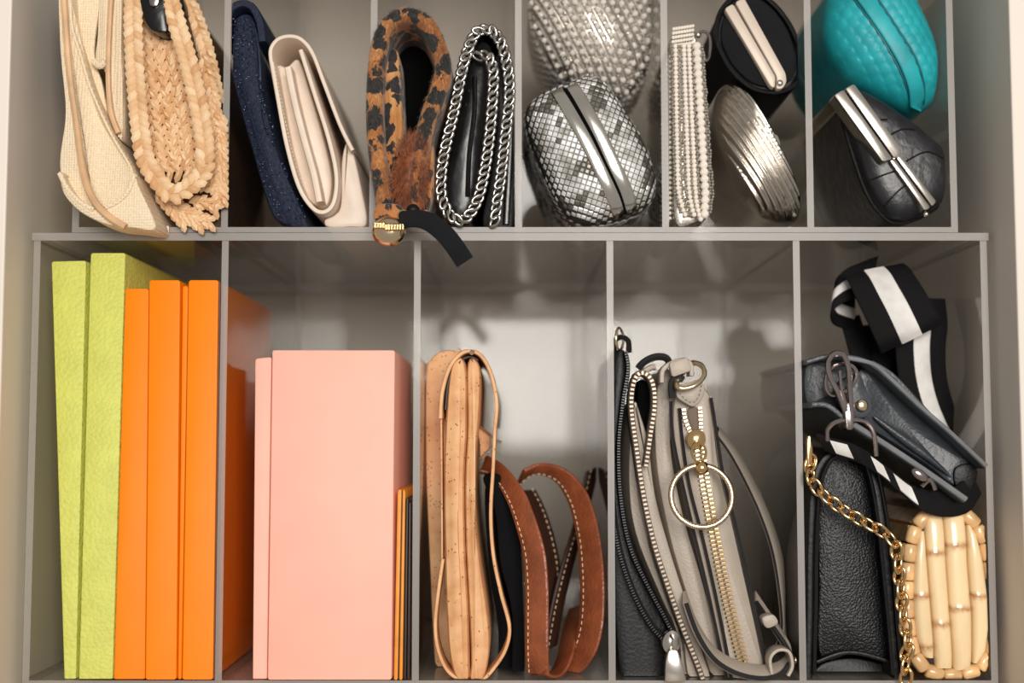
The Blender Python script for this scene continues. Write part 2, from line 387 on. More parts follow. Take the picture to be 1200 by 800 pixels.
class Dome:
    """closed case: outline in photo px, bulging towards the viewer by h metres, running back to d1"""
    def __init__(s, pts, d0, h, d1, p=2.4, center=None, disp=None):
        s.L = W(pts, d0 + h, 8, True); s.c = P(*center, d0 + h) if center else sum(s.L, Vector()) / len(s.L)
        s.d0, s.h, s.d1, s.p, s.disp = d0, h, d1, p, disp
        pol = sorted((math.atan2(q.z - s.c.z, q.x - s.c.x), (Vector((q.x, 0, q.z)) - Vector((s.c.x, 0, s.c.z))).length) for q in s.L)
        s.pol = [(pol[-1][0] - 2 * math.pi, pol[-1][1])] + pol + [(pol[0][0] + 2 * math.pi, pol[0][1])]
    def R(s, a):
        pl = s.pol; lo, hi = 0, len(pl) - 1
        while hi - lo > 1:
            m = (lo + hi) // 2
            if pl[m][0] <= a: lo = m
            else: hi = m
        (a0, r0), (a1, r1) = pl[lo], pl[hi]
        return r0 + (r1 - r0) * (a - a0) / max(a1 - a0, 1e-9)
    def y(s, x, z):
        dx, dz = x - s.c.x, z - s.c.z; f = math.hypot(dx, dz) / s.R(math.atan2(dz, dx))
        if f > 1: return None
        return s.d0 + s.h * (1 - (1 - f ** s.p) ** (1 / s.p))
    def pt(s, x, z):
        y = s.y(x, z)
        if y is None: return None
        e = .0003; ya, yb, yc, yd = s.y(x + e, z), s.y(x - e, z), s.y(x, z + e), s.y(x, z - e)
        if None in (ya, yb, yc, yd): return None
        n = Vector(((ya - yb) / (2 * e), -1, (yc - yd) / (2 * e))).normalized()
        return Vector((x, y, z)), n
    def px(s, px, py):
        """surface point seen near photo point"""
        q = P(px, py, s.d0 + s.h * .3); y = s.y(q.x, q.z)
        for _ in range(3):
            if y is None: return P(px, py, s.d0 + s.h)
            q = P(px, py, y); y = s.y(q.x, q.z)
        return Vector((q.x, y, q.z)) if y is not None else P(px, py, s.d0 + s.h)
    def mesh(s, rings=14, seg=72):
        fs = [math.sin(math.pi / 2 * (k + .25) / rings) for k in range(rings)] + [1.0]
        Rg = []
        for f in fs:
            ring = []
            for j in range(seg):
                a = -math.pi + 2 * math.pi * (j + .5) / seg; r = s.R(a) * f
                x, z = s.c.x + r * math.cos(a), s.c.z + r * math.sin(a)
                y = s.d0 + s.h * (1 - (1 - min(f, 1) ** s.p) ** (1 / s.p))
                v = Vector((x, y, z))
                if s.disp and f < 1: v.y -= s.disp(v) * min(1, (1 - f) * 8)
                ring.append(v)
            Rg.append(ring)
        for t in (.25, .5, .75, 1.0):
            Rg.append([Vector((v.x, s.d0 + s.h + (s.d1 - s.d0 - s.h) * t, v.z)) for v in Rg[rings]])
        last = Rg[-1]
        Rg.append([Vector((s.c.x + (v.x - s.c.x) * .8, s.d1 + s.h * .6, s.c.z + (v.z - s.c.z) * .8)) for v in last])
        return skin(Rg)
def line_on(dome, pts, n=8, lift=0.0):
    C = cr([Vector((p[0], p[1], 0)) for p in pts], n)
    return [dome.px(c.x, c.y) - Vector((0, lift, 0)) for c in C]
LINKS = {}
def chain(T, pts3, m, lng, wid, wire, step, tilt=35, twist=0, name='chain_link'):
    """one link mesh shared by separate link objects along the path"""
    key = (lng, wid, wire)
    if key not in LINKS:
        C = []
        for k in range(20):
            a = 2 * math.pi * k / 20
            C.append(Vector((math.cos(a) * lng / 2, 0, math.sin(a) * wid / 2)))
        V, Fc = tube(C, wire, 6, True)
        me = bpy.data.meshes.new(name); me.from_pydata([tuple(v) for v in V], [], Fc); me.update(); me.shade_smooth(); LINKS[key] = me
        me.materials.append(m)
    me = LINKS[key]
    Q, Tn = resample(pts3, step)
    for i, (c, t) in enumerate(zip(Q, Tn)):
        s = Vector((0, -1, 0)).cross(t); s = s.normalized() if s.length > 1e-6 else Vector((1, 0, 0))
        f = s.cross(t).normalized()
        R0 = Matrix((t, -f, s)).transposed()
        R = R0 @ Matrix.Rotation(math.radians(twist if i % 2 else -twist), 3, 'X') @ Matrix.Rotation(math.radians(tilt), 3, 'Y')
        o = bpy.data.objects.new(name, me); COL.objects.link(o); o.parent = T.o
        mw = R.to_4x4(); mw.translation = c - T.base
        o.matrix_local = mw
def teeth(C, w, step, h, depth=0.0012, nrm=Vector((0, -1, 0)), two=False, fill=.6):
    """zip teeth: small blocks across the path"""
    Q, T = resample(C, step); g = []
    for i, (c, t) in enumerate(zip(Q, T)):
        s = t.cross(nrm).normalized(); L = step * fill / 2
        for k in ((-1, 1) if two else (0,)):
            cc = c + s * k * w * .27 + (t * step * .5 if k > 0 else Vector()); hw = w * .25 if two else w / 2
            b = [cc + t * a * L + s * e * hw for a, e in ((-1, -1), (1, -1), (1, 1), (-1, 1))]
            tp = [cc + t * a * L * .7 + s * e * hw * .7 + nrm * h for a, e in ((-1, -1), (1, -1), (1, 1), (-1, 1))]
            g.append((b + tp, [(0, 1, 5, 4), (1, 2, 6, 5), (2, 3, 7, 6), (3, 0, 4, 7), (4, 5, 6, 7), (3, 2, 1, 0)]))
    return join(*g)
def stitches(C, r, step, dash=.55):
    Q, T = resample(C, step); g = []
    for c, t in zip(Q, T): g.append(tube([c - t * step * dash / 2, c + t * step * dash / 2], r, 5))
    return join(*g)
def side_line(C, wv, th, f, lift):
    """line that runs along a ribbon's face at fraction f of its half width"""
    T = tangents(C); out = []
    for i, (c, t) in enumerate(zip(C, T)):
        h = wv[i] if isinstance(wv, list) else wv
        n = t.cross(h).normalized()
        if n.y > 0: n = -n
        out.append(c + h * f + n * (th / 2 + lift))
    return out
# ------------------------------------------------------------------ the cabinet
FLOOR = P(600, 797, 0).z
T_LOW0, T_LOW1 = P(600, 282, 0).z, P(600, 273, 0).z
UP0, UP1 = T_LOW1 + 0.0004, P(600, 266, 0).z
TH = 0.0044; TRAY_D = 0.30; WALL_D = 0.335
XL, XR = P(6, 400, -0.03).x, P(1190, 400, -0.03).x
ZB = FLOOR - 0.0055
def abox(x0, x1, y0, y1, z0, z1):
    V = [Vector((x, y, z)) for z in (z0, z1) for y in (y0, y1) for x in (x0, x1)]
    return V, [(0, 1, 3, 2), (4, 6, 7, 5), (0, 4, 5, 1), (2, 3, 7, 6), (0, 2, 6, 4), (1, 5, 7, 3)]   # bottom, top, front, back, left, right
def struct(name, geo, m):
    me = bpy.data.meshes.new(name); me.from_pydata([tuple(v) for v in geo[0]], [], geo[1]); me.update()
    o = bpy.data.objects.new(name, me); COL.objects.link(o); me.materials.append(m); o['kind'] = 'structure'
    bv = o.modifiers.new('soft edge', 'BEVEL'); bv.width = 0.0012; bv.segments = 2
    return o
struct('floor', abox(XL, XR, -0.035, WALL_D, ZB - 0.02, ZB), M['wall'])['label'] = 'white cabinet shelf under the lower tray'
struct('wall_left', abox(XL - 0.02, XL, -0.035, WALL_D + .02, -0.35, 0.85), M['wall'])['label'] = 'white cabinet side panel at the left edge'
struct('wall_right', abox(XR, XR + 0.02, -0.035, WALL_D + .02, -0.35, 0.85), M['wall'])['label'] = 'white cabinet side panel at the right edge'
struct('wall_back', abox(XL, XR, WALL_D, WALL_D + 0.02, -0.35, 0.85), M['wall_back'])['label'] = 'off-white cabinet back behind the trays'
struct('ceiling', abox(XL, XR, -0.035, WALL_D, 0.565, 0.585), M['wall'])['label'] = 'white cabinet shelf above the upper tray'
# ------------------------------------------------------------------ the two clear trays
def panel(T, name, x0, x1, y0, y1, z0, z1, thin):
    """acrylic sheet; thin = axis of its thickness: the two big faces are clear, the cut edges milky"""
    big = {'x': (4, 5), 'y': (2, 3), 'z': (0, 1)}[thin]
    return T.part(name, abox(x0, x1, y0, y1, z0, z1), None, smooth=0, mats=[ACR, ACE], midx=[0 if i in big else 1 for i in range(6)])
LX = [P(x, 540, 0).x for x in (37, 260, 488, 716, 937, 1159)]
UX = [P(x, 200, 0).x for x in (90, 264, 437, 607.5, 779.5, 949, 1117)]
lo = Thing('clear_tray', 'clear acrylic five-section tray on the shelf holding boxes and large bags', 'tray', (0, 0, ZB))
hx0, hx1 = LX[0] - TH / 2, LX[-1] + TH / 2
panel(lo, 'bottom_panel', hx0, hx1, 0, TRAY_D, ZB + 0.0003, FLOOR, 'z')
panel(lo, 'top_panel', hx0 - .001, hx1 + .001, -0.001, TRAY_D, T_LOW0, T_LOW1, 'z')
panel(lo, 'back_panel', hx0, hx1, TRAY_D - TH, TRAY_D, FLOOR, T_LOW0, 'y')
for i, x in enumerate(LX):
    panel(lo, 'side_panel' if i in (0, 5) else 'divider', x - TH / 2, x + TH / 2, 0, TRAY_D - TH, FLOOR, T_LOW0, 'x')
up = Thing('clear_tray', 'clear acrylic six-section tray stacked on top, holding clutches', 'tray', (0, 0, UP0))
panel(up, 'bottom_panel', UX[0] - TH / 2, UX[-1] + TH / 2, 0.0, TRAY_D, UP0, UP1, 'z')
panel(up, 'back_panel', UX[0] - TH / 2, UX[-1] + TH / 2, TRAY_D - TH, TRAY_D, UP1, UP1 + 0.28, 'y')
for i, x in enumerate(UX):
    panel(up, 'side_panel' if i in (0, 6) else 'divider', x - TH / 2, x + TH / 2, 0, TRAY_D - TH, UP1, UP1 + 0.28, 'x')
def low(i, m=.0006): return (LX[i] + TH / 2 + m, LX[i + 1] - TH / 2 - m)
def upr(i, m=.0006): return (UX[i] + TH / 2 + m, UX[i + 1] - TH / 2 - m)
def TL(name, label, cat, px, i, d=0.0):
    b = P(px, 797, d); return Thing(name, label, cat, (b.x, d, FLOOR), FLOOR + .0004, low(i))
def TU(name, label, cat, px, i, d=0.0):
    b = P(px, 266, d); return Thing(name, label, cat, (b.x, d, UP1), UP1 + .0004, upr(i))
# ================================================================== lower tray
# ---- boxes
t = TL('storage_box', 'slim lime green pebbled box leaning at the far left, narrowing downward', 'box', 82, 0)
t.part('body', box([(60, 306), (101, 305), (89, 797), (75, 797)], 0.004, 0.19, 2), M['lime'])
t = TL('storage_box', 'taller lime green pebbled box standing against the orange boxes', 'box', 118, 0)
t.part('body', box([(106, 296), (147, 296), (132, 797), (92, 797)], 0.003, 0.19, 2), M['lime'])
t = TL('lidded_box', 'orange lidded box standing on edge next to the lime box', 'box', 170, 0)
t.part('base', box([(147, 338), (174.3, 338), (169.8, 797), (133.4, 797)], 0.003, 0.19, 1), M['orange'])
t.part('lid', box([(175, 328), (211, 328), (206.5, 797), (170.5, 797)], 0.001, 0.19, 1), M['orange'])
t = TL('lidded_box', 'orange lidded box standing on edge against the clear divider, brown-trimmed', 'box', 230, 0)
t.part('base', box([(214, 335), (220.3, 335), (212.8, 797), (208.4, 797)], 0.003, 0.19, .8), M['orange'])
t.part('lid', box([(221, 328), (256, 328), (249.5, 797), (213.5, 797)], 0.001, 0.19, 1), M['orange'])
t.part('trim', box([(256.6, 329), (258.6, 330), (252.3, 797), (250.2, 797)], 0.002, 0.012, .4), M['brown_trim'], label='brown trim')
t.part('lid_side', box([(256.6, 331), (259.6, 331), (253.5, 797), (250.2, 797)], 0.0125, 0.189, .4), M['orange'])
t = TL('lidded_box', 'large pale pink lidded box standing on edge', 'box', 380, 1)
t.part('base', box([(299, 420), (318.2, 418), (312.8, 797), (296, 797)], 0.004, 0.15, 1.5), M['pink'])
t.part('lid', box([(319, 410), (463, 410), (459, 797), (313.5, 797)], 0.0, 0.15, 1.8), M['pink'])
t = TL('card_folder', 'thin amber orange folder wedged upright beside the pink box', 'folder', 467, 1)
t.part('cover', box([(466, 574), (470.6, 573), (466.0, 797), (461.5, 797)], 0.0, 0.12, .6), M['amber'])
t.part('cover', box([(472.0, 573), (475, 575), (471.5, 797), (467.8, 797)], 0.0, 0.12, .6), M['amber'])
t.part('pages', box([(470.7, 577), (471.9, 577), (467.7, 797), (466.1, 797)], 0.002, 0.118, .2), M['dark_brown'])
t = TL('card_folder', 'thin black folder wedged upright next to the clear divider', 'folder', 476, 1)
t.part('cover', box([(476.2, 583), (478.4, 584), (476, 797), (472.6, 797)], 0.002, 0.12, .5), M['dark_brown'])
t.part('cover', box([(479.2, 588), (481.4, 590), (480, 797), (477, 797)], 0.002, 0.12, .5), M['dark_brown'])
# ---- cork bag
t = TL('cork_bag', 'speckled cork bag standing on end with a thin wrap-around strap', 'bag', 548, 2)
t.part('body_panel', slab([(529, 428), (545, 425), (547, 500), (544, 560), (545, 640), (549, 720), (550, 775), (549, 797), (536, 797), (527, 770), (523, 715), (521, 640), (520, 560), (523, 480)], 0.002, 0.16, 7, dome=.002), M['cork'])
t.part('body_panel', slab([(548, 425), (562, 429), (562, 480), (557, 540), (557, 600), (563, 660), (571, 715), (574, 760), (566, 797), (551, 797), (552, 775), (550, 720), (546, 640), (545, 560), (548, 500)], 0.002, 0.16, 6, dome=.002), M['cork'])
t.part('flap', strip([(516, 490), (518, 460), (526, 432), (538, 416), (551, 411), (565, 418), (576, 440), (582, 472), (580, 500)], 0.0, 0.16, 4.5), M['cork'])
t.part('lining', strip([(522, 480), (525, 450), (533, 428), (549, 418), (560, 422)], 0.004, 0.12, 2.5), M['dark_brown'])
t.part('back_panel', slab([(499, 440), (505, 420), (518, 411), (534, 412), (540, 430), (540, 660), (532, 797), (512, 797), (503, 650), (499, 540)], .05, .158, 3), M['cork'])
t.part('strap', strip([(517, 488), (517.5, 560), (518, 656)], .006, .024, 2.2), M['cork'])
t.part('stud', ball(P(553, 413, -.002), 3 * K, seg=8, rg=6), M['silver'])
t.part('strap', strip([(580, 500), (578, 545), (575, 600), (578, 650), (587, 695), (597, 735), (592, 762), (578, 784), (566, 797)], 0.002, 0.024, 4.2), M['cork'])
t.part('strap', strip([(519, 655), (514, 690), (510, 730), (513, 760), (523, 784), (537, 796.5)], 0.004, 0.026, 4.2), M['cork'])
for pts in ([(560, 498), (584, 517), (587, 516)], [(584, 517), (572, 528), (562, 538)]):
    t.part('clasp', tube(W(pts, .032, 3), 1.6 * K, 6), M['silver'], label='thin silver clasp frame')
t.part('clasp_tab', slab([(560, 500), (574, 512), (572, 530), (564, 538), (562, 520)], .034, .038, 2), M['cork'])
# ---- brown strapped bag
t = TL('shoulder_bag', 'black suede bag with looped saddle brown stitched straps', 'bag', 605, 2)
t.part('body', slab([(566, 560), (585, 556), (600, 580), (609, 620), (613, 700), (614, 796), (600, 797), (600, 720), (586, 660), (580, 600)], 0.03, 0.2, 4), M['black_felt'])
t.part('body', slab([(568, 577), (577, 567), (583, 640), (593, 700), (600, 750), (598, 797), (583, 797), (584, 740), (573, 660)], 0.045, 0.2, 3), M['black_felt'])
def strap(T, cs, wv, th, m, stitch=(-.62,), edge=True, nm='strap'):
    C = W(cs, .02, 6)
    o = T.part(nm, ribbon(C, wv, th), m)
    g = [stitches(side_line(C, wv, th, f, .0002), .00035, .0042) for f in stitch]
    if g: T.part('stitching', join(*g), M['thread'], parent=o, label='cream stitching')
    return C
WV = Vector((.0068, .012, 0)) ; 
strap(t, [(567.5, 544.5, .060), (580, 550, .043), (592, 562, .029), (605, 583, .018), (617, 615, .008), (626, 650, .002), (629, 690, .0), (629, 730, .0), (629, 765, .0), (630, 788, .006)], [Vector((.0025 + .0047 * min(1, k / 18), -.006, .0065 * max(0, 1 - k / 20))) for k in range(55)], .0028, M['brown'])
strap(t, [(630, 789, .006), (640, 795, .014), (652, 790, .022), (662, 770, .03), (668, 740, .05), (676, 712, .08)], Vector((.005, -.009, .003)), .0026, M['brown'], ())
strap(t, [(610, 560, .07), (625, 551, .07), (644, 551, .065), (664, 563, .06), (680, 590, .05), (690, 632, .04), (694, 680, .03), (693, 725, .025), (686, 757, .025), (675, 777, .03), (662, 789, .035)], [Vector((.0025 + .005 * min(1, k / 22), -.008, .006 * max(0, 1 - k / 24))) for k in range(61)], .0028, M['brown'])
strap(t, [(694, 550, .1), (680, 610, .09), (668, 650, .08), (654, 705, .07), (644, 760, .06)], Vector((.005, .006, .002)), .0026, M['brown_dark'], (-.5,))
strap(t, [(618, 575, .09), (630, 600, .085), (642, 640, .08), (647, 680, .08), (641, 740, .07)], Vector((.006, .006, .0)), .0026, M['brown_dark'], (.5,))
# ---- black zip pouch
t = TL('zip_pouch', 'slim black pouch with black zips and a silver pull, against the clear divider', 'pouch', 745, 3)
BZ = [(733, 412), (736, 432), (730, 470), (725, 520), (727, 580), (738, 640), (761, 690), (786, 738), (791, 768)]
t.part('body', slab([(720, 418), (734, 413), (738, 440), (730, 480), (726, 540), (732, 600), (746, 650), (770, 705), (786, 750), (786, 790), (752, 797), (729, 796), (721, 720), (717, 600), (716, 500)], 0.014, 0.17, 3), M['black'])
t.part('zip_tape', strip([(722, 410), (717, 440), (715, 500), (717, 570), (725, 635), (741, 688), (763, 730), (786, 755)], 0.004, 0.05, 6), M['black_cloth'])
t.part('zip_teeth', teeth(W([(718, 412), (714, 440), (713, 500), (715, 570), (723, 635), (740, 690), (762, 732), (784, 756)], .003), 5 * K, 3.2 * K, .0012), M['zip_black'], stuff=True)
t.part('zip_tape', strip(BZ, 0.006, 0.05, 5), M['black_cloth'])
t.part('zip_teeth', teeth(W(BZ, .005), 5 * K, 3.2 * K, .0012), M['zip_black'], stuff=True)
t.part('end_loop', tube(W([(721, 416), (719, 402), (727, 395), (736, 399), (737, 413)], .006), 3.2 * K, 8), M['black'])
t.part('key_ring', tube([P(726, 397, .0) + Vector((math.cos(a) * .0028, math.cos(a) * .006, math.sin(a) * .0072)) for a in (2 * math.pi * k / 24 for k in range(24))], 1.5 * K, 8, True), M['pale_gold'], label='thin metal ring')
t.part('snap', ball(P(735, 398, .01), 3.2 * K, seg=10, rg=6), M['silver'])
sl = t.part('zip_slider', slab([(779, 744), (788, 738), (796, 744), (797, 758), (790, 766), (780, 764), (776, 754)], -.003, .004, 2, dome=.0015), M['silver_soft'], label='silver zip slider')
t.part('bridge', tube(W([(786, 744, -.004), (789, 752, -.008), (790, 764, -.006)], 0), 1.6 * K, 6), M['silver'], parent=sl)
t.part('zip_pull', slab([(783, 762), (794, 761), (798, 772), (805, 799), (779, 799), (780, 774)], -.0075, -.0045, 1.2, smooth=False), M['silver_soft'], label='brushed silver zip pull tab')
# ---- grey pouch with nickel zip
t = TL('zip_pouch', 'taupe grey leather pouch with an open pale nickel zip folded over', 'pouch', 800, 3)
t.part('body', slab([(746, 560), (742, 500), (744, 470), (752, 490), (760, 520), (768, 580), (784, 640), (803, 700), (822, 760), (832, 797), (808, 797), (798, 735), (774, 670), (754, 610)], 0.012, 0.17, 3), M['grey'])
GZ = [(757, 545), (762, 510), (767, 475), (765, 450), (757, 438), (747, 439), (741, 455), (740, 480), (745, 520), (754, 580), (766, 635), (782, 685), (800, 735), (816, 775), (824, 797)]
t.part('zip_tape', strip(GZ, 0.004, 0.02, 7), M['tape'])
t.part('zip_teeth', teeth(W(GZ, .002), 6 * K, 5 * K, .0014, fill=.7), M['zip_silver'], stuff=True, label='pale nickel zip teeth')
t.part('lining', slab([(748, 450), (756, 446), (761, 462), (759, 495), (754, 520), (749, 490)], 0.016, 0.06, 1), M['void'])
t.part('side_panel', slab([(741, 480), (742, 510), (749, 580), (762, 640), (779, 692), (800, 755), (812, 797), (800, 797), (795, 745), (775, 700), (745, 625), (737, 560)], 0.02, 0.16, 2), M['grey'])
t.part('carry_loop', tube(W([(748, 432, .02), (755, 424, .02), (768, 418, .02), (780, 419, .02), (784, 425, .021)], 0), 4.5 * K, 8), M['grey_dark'], label='rolled black-edged carry loop')
t.part('carry_band', strip([(752, 438), (758, 433), (764, 430), (769, 430)], 0.022, .03, 7), M['grey'])
# ---- grey bag with gold zip and ring
t = TL('zip_bag', 'taupe grey leather bag with gold zip and large gold ring', 'bag', 850, 3)
t.part('side_panel', slab([(772, 442), (788, 436), (793, 470), (786, 520), (800, 600), (826, 690), (848, 775), (850, 797), (836, 797), (812, 720), (784, 625), (768, 530)], 0.016, 0.16, 3), M['grey'])
t.part('body', slab([(790, 470), (800, 455), (826, 455), (836, 480), (842, 540), (856, 600), (874, 680), (892, 760), (898, 797), (854, 797), (846, 765), (830, 690), (812, 615), (797, 550), (789, 505)], 0.006, 0.16, 5, dome=.003), M['grey'])
for pts in ([(786, 470), (788, 510), (797, 555), (812, 620), (829, 692), (845, 765), (852, 797)], [(833, 466), (840, 510), (848, 560), (861, 612), (877, 680), (894, 762), (898, 797)], [(796, 478), (800, 520), (808, 570), (822, 625), (838, 695), (852, 765), (857, 797)]):
    t.part('piping', tube(W(pts, .004), 2.2 * K, 6), M['grey_dark'], label='black piping')
t.part('zip_teeth', teeth(W([(819, 520), (826, 565), (836, 620), (850, 690), (863, 745), (876, 796)], .001), 13 * K, 5 * K, .0014, two=True), M['gold'], stuff=True, label='gold zip teeth')
for pts in ([(801, 480), (803, 492), (810, 508), (818, 520)], [(820, 478), (821, 492), (821, 508), (820, 520)]):
    t.part('zip_teeth', teeth(W(pts, .002), 6 * K, 4.5 * K, .0014), M['gold'], stuff=True, label='gold zip teeth')
t.part('zip_gap', slab([(806, 480), (817, 478), (819, 500), (818, 515), (810, 500)], .003, .006, .5), M['tape'])
tb = t.part('zip_tab', slab([(795, 452), (808, 448), (822, 444), (826, 456), (822, 468), (813, 476), (803, 472), (793, 464)], -.004, .003, 1.5, dome=.001), M['grey'], label='stitched grey leather tab')
t.part('stitching', stitches(W([(797, 461), (804, 468), (813, 471), (819, 464), (822, 452)], -.0052), .0004, .0028), M['grey_dark'], parent=tb)
t.part('loop', strip([(776, 448), (777, 434), (786, 426), (799, 422), (809, 426), (811, 440)], -.004, .012, 6), M['grey'])
t.part('loop_face', slab([(784, 425), (806, 418), (811, 434), (788, 442)], -.008, -.002, 1.5, smooth=False), M['grey'])
t.part('cord_loop', tube(W([(788, 466), (787, 450), (793, 441), (801, 445)], -.004), 4.2 * K, 8), M['grey_dark'])
t.part('d_ring', tube(W([(793, 452, -.011), (802, 455, -.013), (815, 451, -.013), (825, 440, -.01), (823, 429, -.005), (813, 425, .0), (805, 430, .004), (797, 441, .0)], 0, 6, True), 3.0 * K, 10, True), M['pale_gold'], label='pale gold metal ring')
sl = t.part('zip_slider', slab([(807, 508), (815, 503), (825, 506), (827, 518), (820, 526), (809, 524), (805, 516)], -.006, .002, 2, dome=.0015), M['gold'], label='gold zip slider')
t.part('pull_link', tube([P(819, 530, -.009) + Vector((math.sin(a) * 8 * K, 0, math.cos(a) * 11 * K)) for a in (2 * math.pi * k / 20 for k in range(20))], 1.8 * K, 6, True), M['gold'], parent=sl)
t.part('ring_bead', ball(P(822, 548, -.010), 8.5 * K), M['gold'], label='round gold bead')
t.part('ring_pull', tube([P(822, 581, -.013) + Vector((math.sin(a) * 35 * K, math.cos(a) * .003, math.cos(a) * 35 * K)) for a in (2 * math.pi * k / 56 for k in range(56))], 3.3 * K, 10, True), M['pale_gold'], label='large gold ring')
SC = W([(838, 502, .05), (862, 535, .045), (890, 590, .04), (908, 640, .035), (917, 690, .03), (920, 735, .03), (912, 760, .02)], 0)
t.part('strap', ribbon(SC, Vector((.0045, .009, .0)), .0024), M['grey'])
t.part('strap_edge', tube(side_line(SC, Vector((.0045, .009, .0)), .0024, -.98, -.0008), 1.6 * K, 6), M['grey_dark'], label='black strap edge')
t.part('snap', ball(P(838, 503, .035), 5 * K, seg=10, rg=8), M['pale_gold'])
BC = W([(802, 700, .004), (815, 735, -.002), (835, 765, -.006), (862, 782, -.008), (893, 788, -.006), (916, 782, .0), (926, 768, .004), (918, 750, .012), (905, 730, .02), (885, 700, .04)], 0)
t.part('strap', ribbon(BC, Vector((.001, .007, .0035)), .0026), M['grey'])
t.part('strap_edge', tube(side_line(BC, Vector((.001, .007, .0035)), .0026, -.95, 0), 3.0 * K, 6), M['grey_dark'], label='black strap edge')
t.part('strap_keeper', strip([(905, 790), (903, 772), (912, 762), (925, 764), (929, 780), (924, 792)], -.010, .006, 4), M['grey'])
t.part('strap_keeper', slab([(893, 724), (906, 720), (912, 730), (899, 736)], .012, .022, 2), M['grey'])
t.part('snap', ball(P(931, 773, .004), 4.5 * K, seg=10, rg=8), M['gold'])
# ---- black flap bag with gold chain
t = TL('flap_bag', 'pebbled black leather bag with gold chain standing on the tray floor', 'bag', 1000, 4)
t.part('gusset', slab([(966, 545), (982, 530), (1006, 534), (1020, 560), (1028, 610), (1035, 690), (1044, 772), (1005, 764), (962, 770), (960, 690), (960, 610)], 0.014, 0.15, 3), M['black_pebble'])
t.part('side_wall', strip([(984, 528), (966, 540), (955, 570), (951, 640), (950, 720), (948, 796)], 0.003, 0.16, 9), M['black'])
t.part('side_wall', strip([(1004, 528), (1020, 545), (1031, 590), (1040, 660), (1046, 730), (1052, 796)], 0.003, 0.16, 9), M['black'])
for pts, d in (([(984, 530), (970, 545), (961, 575), (957, 640), (956, 720), (954, 790)], .001), ([(1004, 530), (1016, 547), (1026, 590), (1034, 660), (1041, 730), (1046, 790)], .001), ([(1012, 530), (1026, 545), (1037, 592), (1046, 660), (1051, 730), (1057, 790)], .003)):
    t.part('piping', tube(W(pts, d), 2.4 * K, 8), M['black_gloss'])
t.part('base_fold', strip([(958, 776), (985, 766), (1010, 766), (1045, 776)], 0.008, 0.14, 5), M['black'])
t.part('base_panel', slab([(960, 780), (985, 772), (1010, 772), (1044, 782), (1046, 797), (960, 797)], 0.03, 0.14, 2), M['black'])
t.part('chain_bar', slab([(946, 515), (951, 513), (953, 545), (947, 548)], -.004, .0, 1), M['gold'], label='gold bar holding the chain')
chain(t, W([(950, 543, -.004), (951, 562, -.006), (966, 580, -.008), (990, 598, -.01), (1014, 612, -.012), (1036, 624, -.013), (1049, 640, -.014), (1053, 665, -.014), (1056, 695, -.014), (1059, 725, -.014), (1064, 752, -.013), (1061, 775, -.012), (1062, 796, -.010)], 0), M['gold'], 22 * K, 13 * K, 2.1 * K, 14.5 * K, tilt=18, twist=42)
# ---- bamboo clutch
t = TL('bamboo_clutch', 'varnished bamboo clutch of upright slats with a rim of short pieces', 'clutch', 1112, 4)
def lerp_line(pts, y):
    for (x0, y0), (x1, y1) in zip(pts, pts[1:]):
        if y <= y1: return x0 + (x1 - x0) * (y - y0) / max(y1 - y0, 1e-6)
    return pts[-1][0]
INL = [(1085, 600), (1083, 604), (1079, 613), (1074, 628), (1070, 650), (1068, 690), (1069, 720), (1072, 745), (1080, 767), (1095, 782), (1117, 788)]
INR = [(1127, 600), (1130, 604), (1134, 611), (1143, 625), (1151, 660), (1156, 700), (1157, 735), (1154, 762), (1144, 778), (1130, 785), (1117, 788)]
B1 = [(1082, 600), (1084, 650), (1090, 720), (1096, 790)]; B2 = [(1104.5, 600), (1107, 660), (1112, 730), (1117, 790)]; B3 = [(1130, 600), (1132, 660), (1137, 720), (1138, 790)]
BF = .006
def slat(lf, rf, y0, y1, nodes):
    """one bamboo slat; returns its mesh and, per vertex, how brown its joints are"""
    from mathutils import noise
    rings, tint = [], []; N = 90
    for i in range(N + 1):
        f = i / N; y = y0 + (y1 - y0) * f
        xl, xr = lf(y) + .8, rf(y) - .8
        if xr < xl + 1: xl, xr = (xl + xr) / 2 - .5, (xl + xr) / 2 + .5
        row = []
        for k in range(11):
            u = k / 10; x = xl + (xr - xl) * u
            nb = 0.0
            for (nx, ny) in nodes:
                w = 3.5 + 2.5 * noise.noise(Vector((x * .25, y * .1, nx)))
                nb = max(nb, math.exp(-((y - ny) / w) ** 2) * (.75 + .6 * noise.noise(Vector((x * .35, y * .35, 5)))))
            h = (1 - abs(2 * u - 1) ** 5) * .0024 + .0009 * (1 - (2 * u - 1) ** 2) + .0034 * (1 - abs(2 * f - 1) ** 6) + .0005 * min(1, nb)
            row.append(P(x, y, BF) - Vector((0, h, 0))); tint.append(max(0, min(1, nb)))
        tint += [0, 0]
        rings.append(row + [row[-1] + Vector((0, .008 + BF, 0)), row[0] + Vector((0, .008 + BF, 0))])
    return skin(rings), tint
def cl(fa, fb, f): return lambda y: f(fa(y), fb(y))
fl, fr = (lambda y: lerp_line(INL, y)), (lambda y: lerp_line(INR, y))
b1, b2, b3 = (lambda y: lerp_line(B1, y)), (lambda y: lerp_line(B2, y)), (lambda y: lerp_line(B3, y))
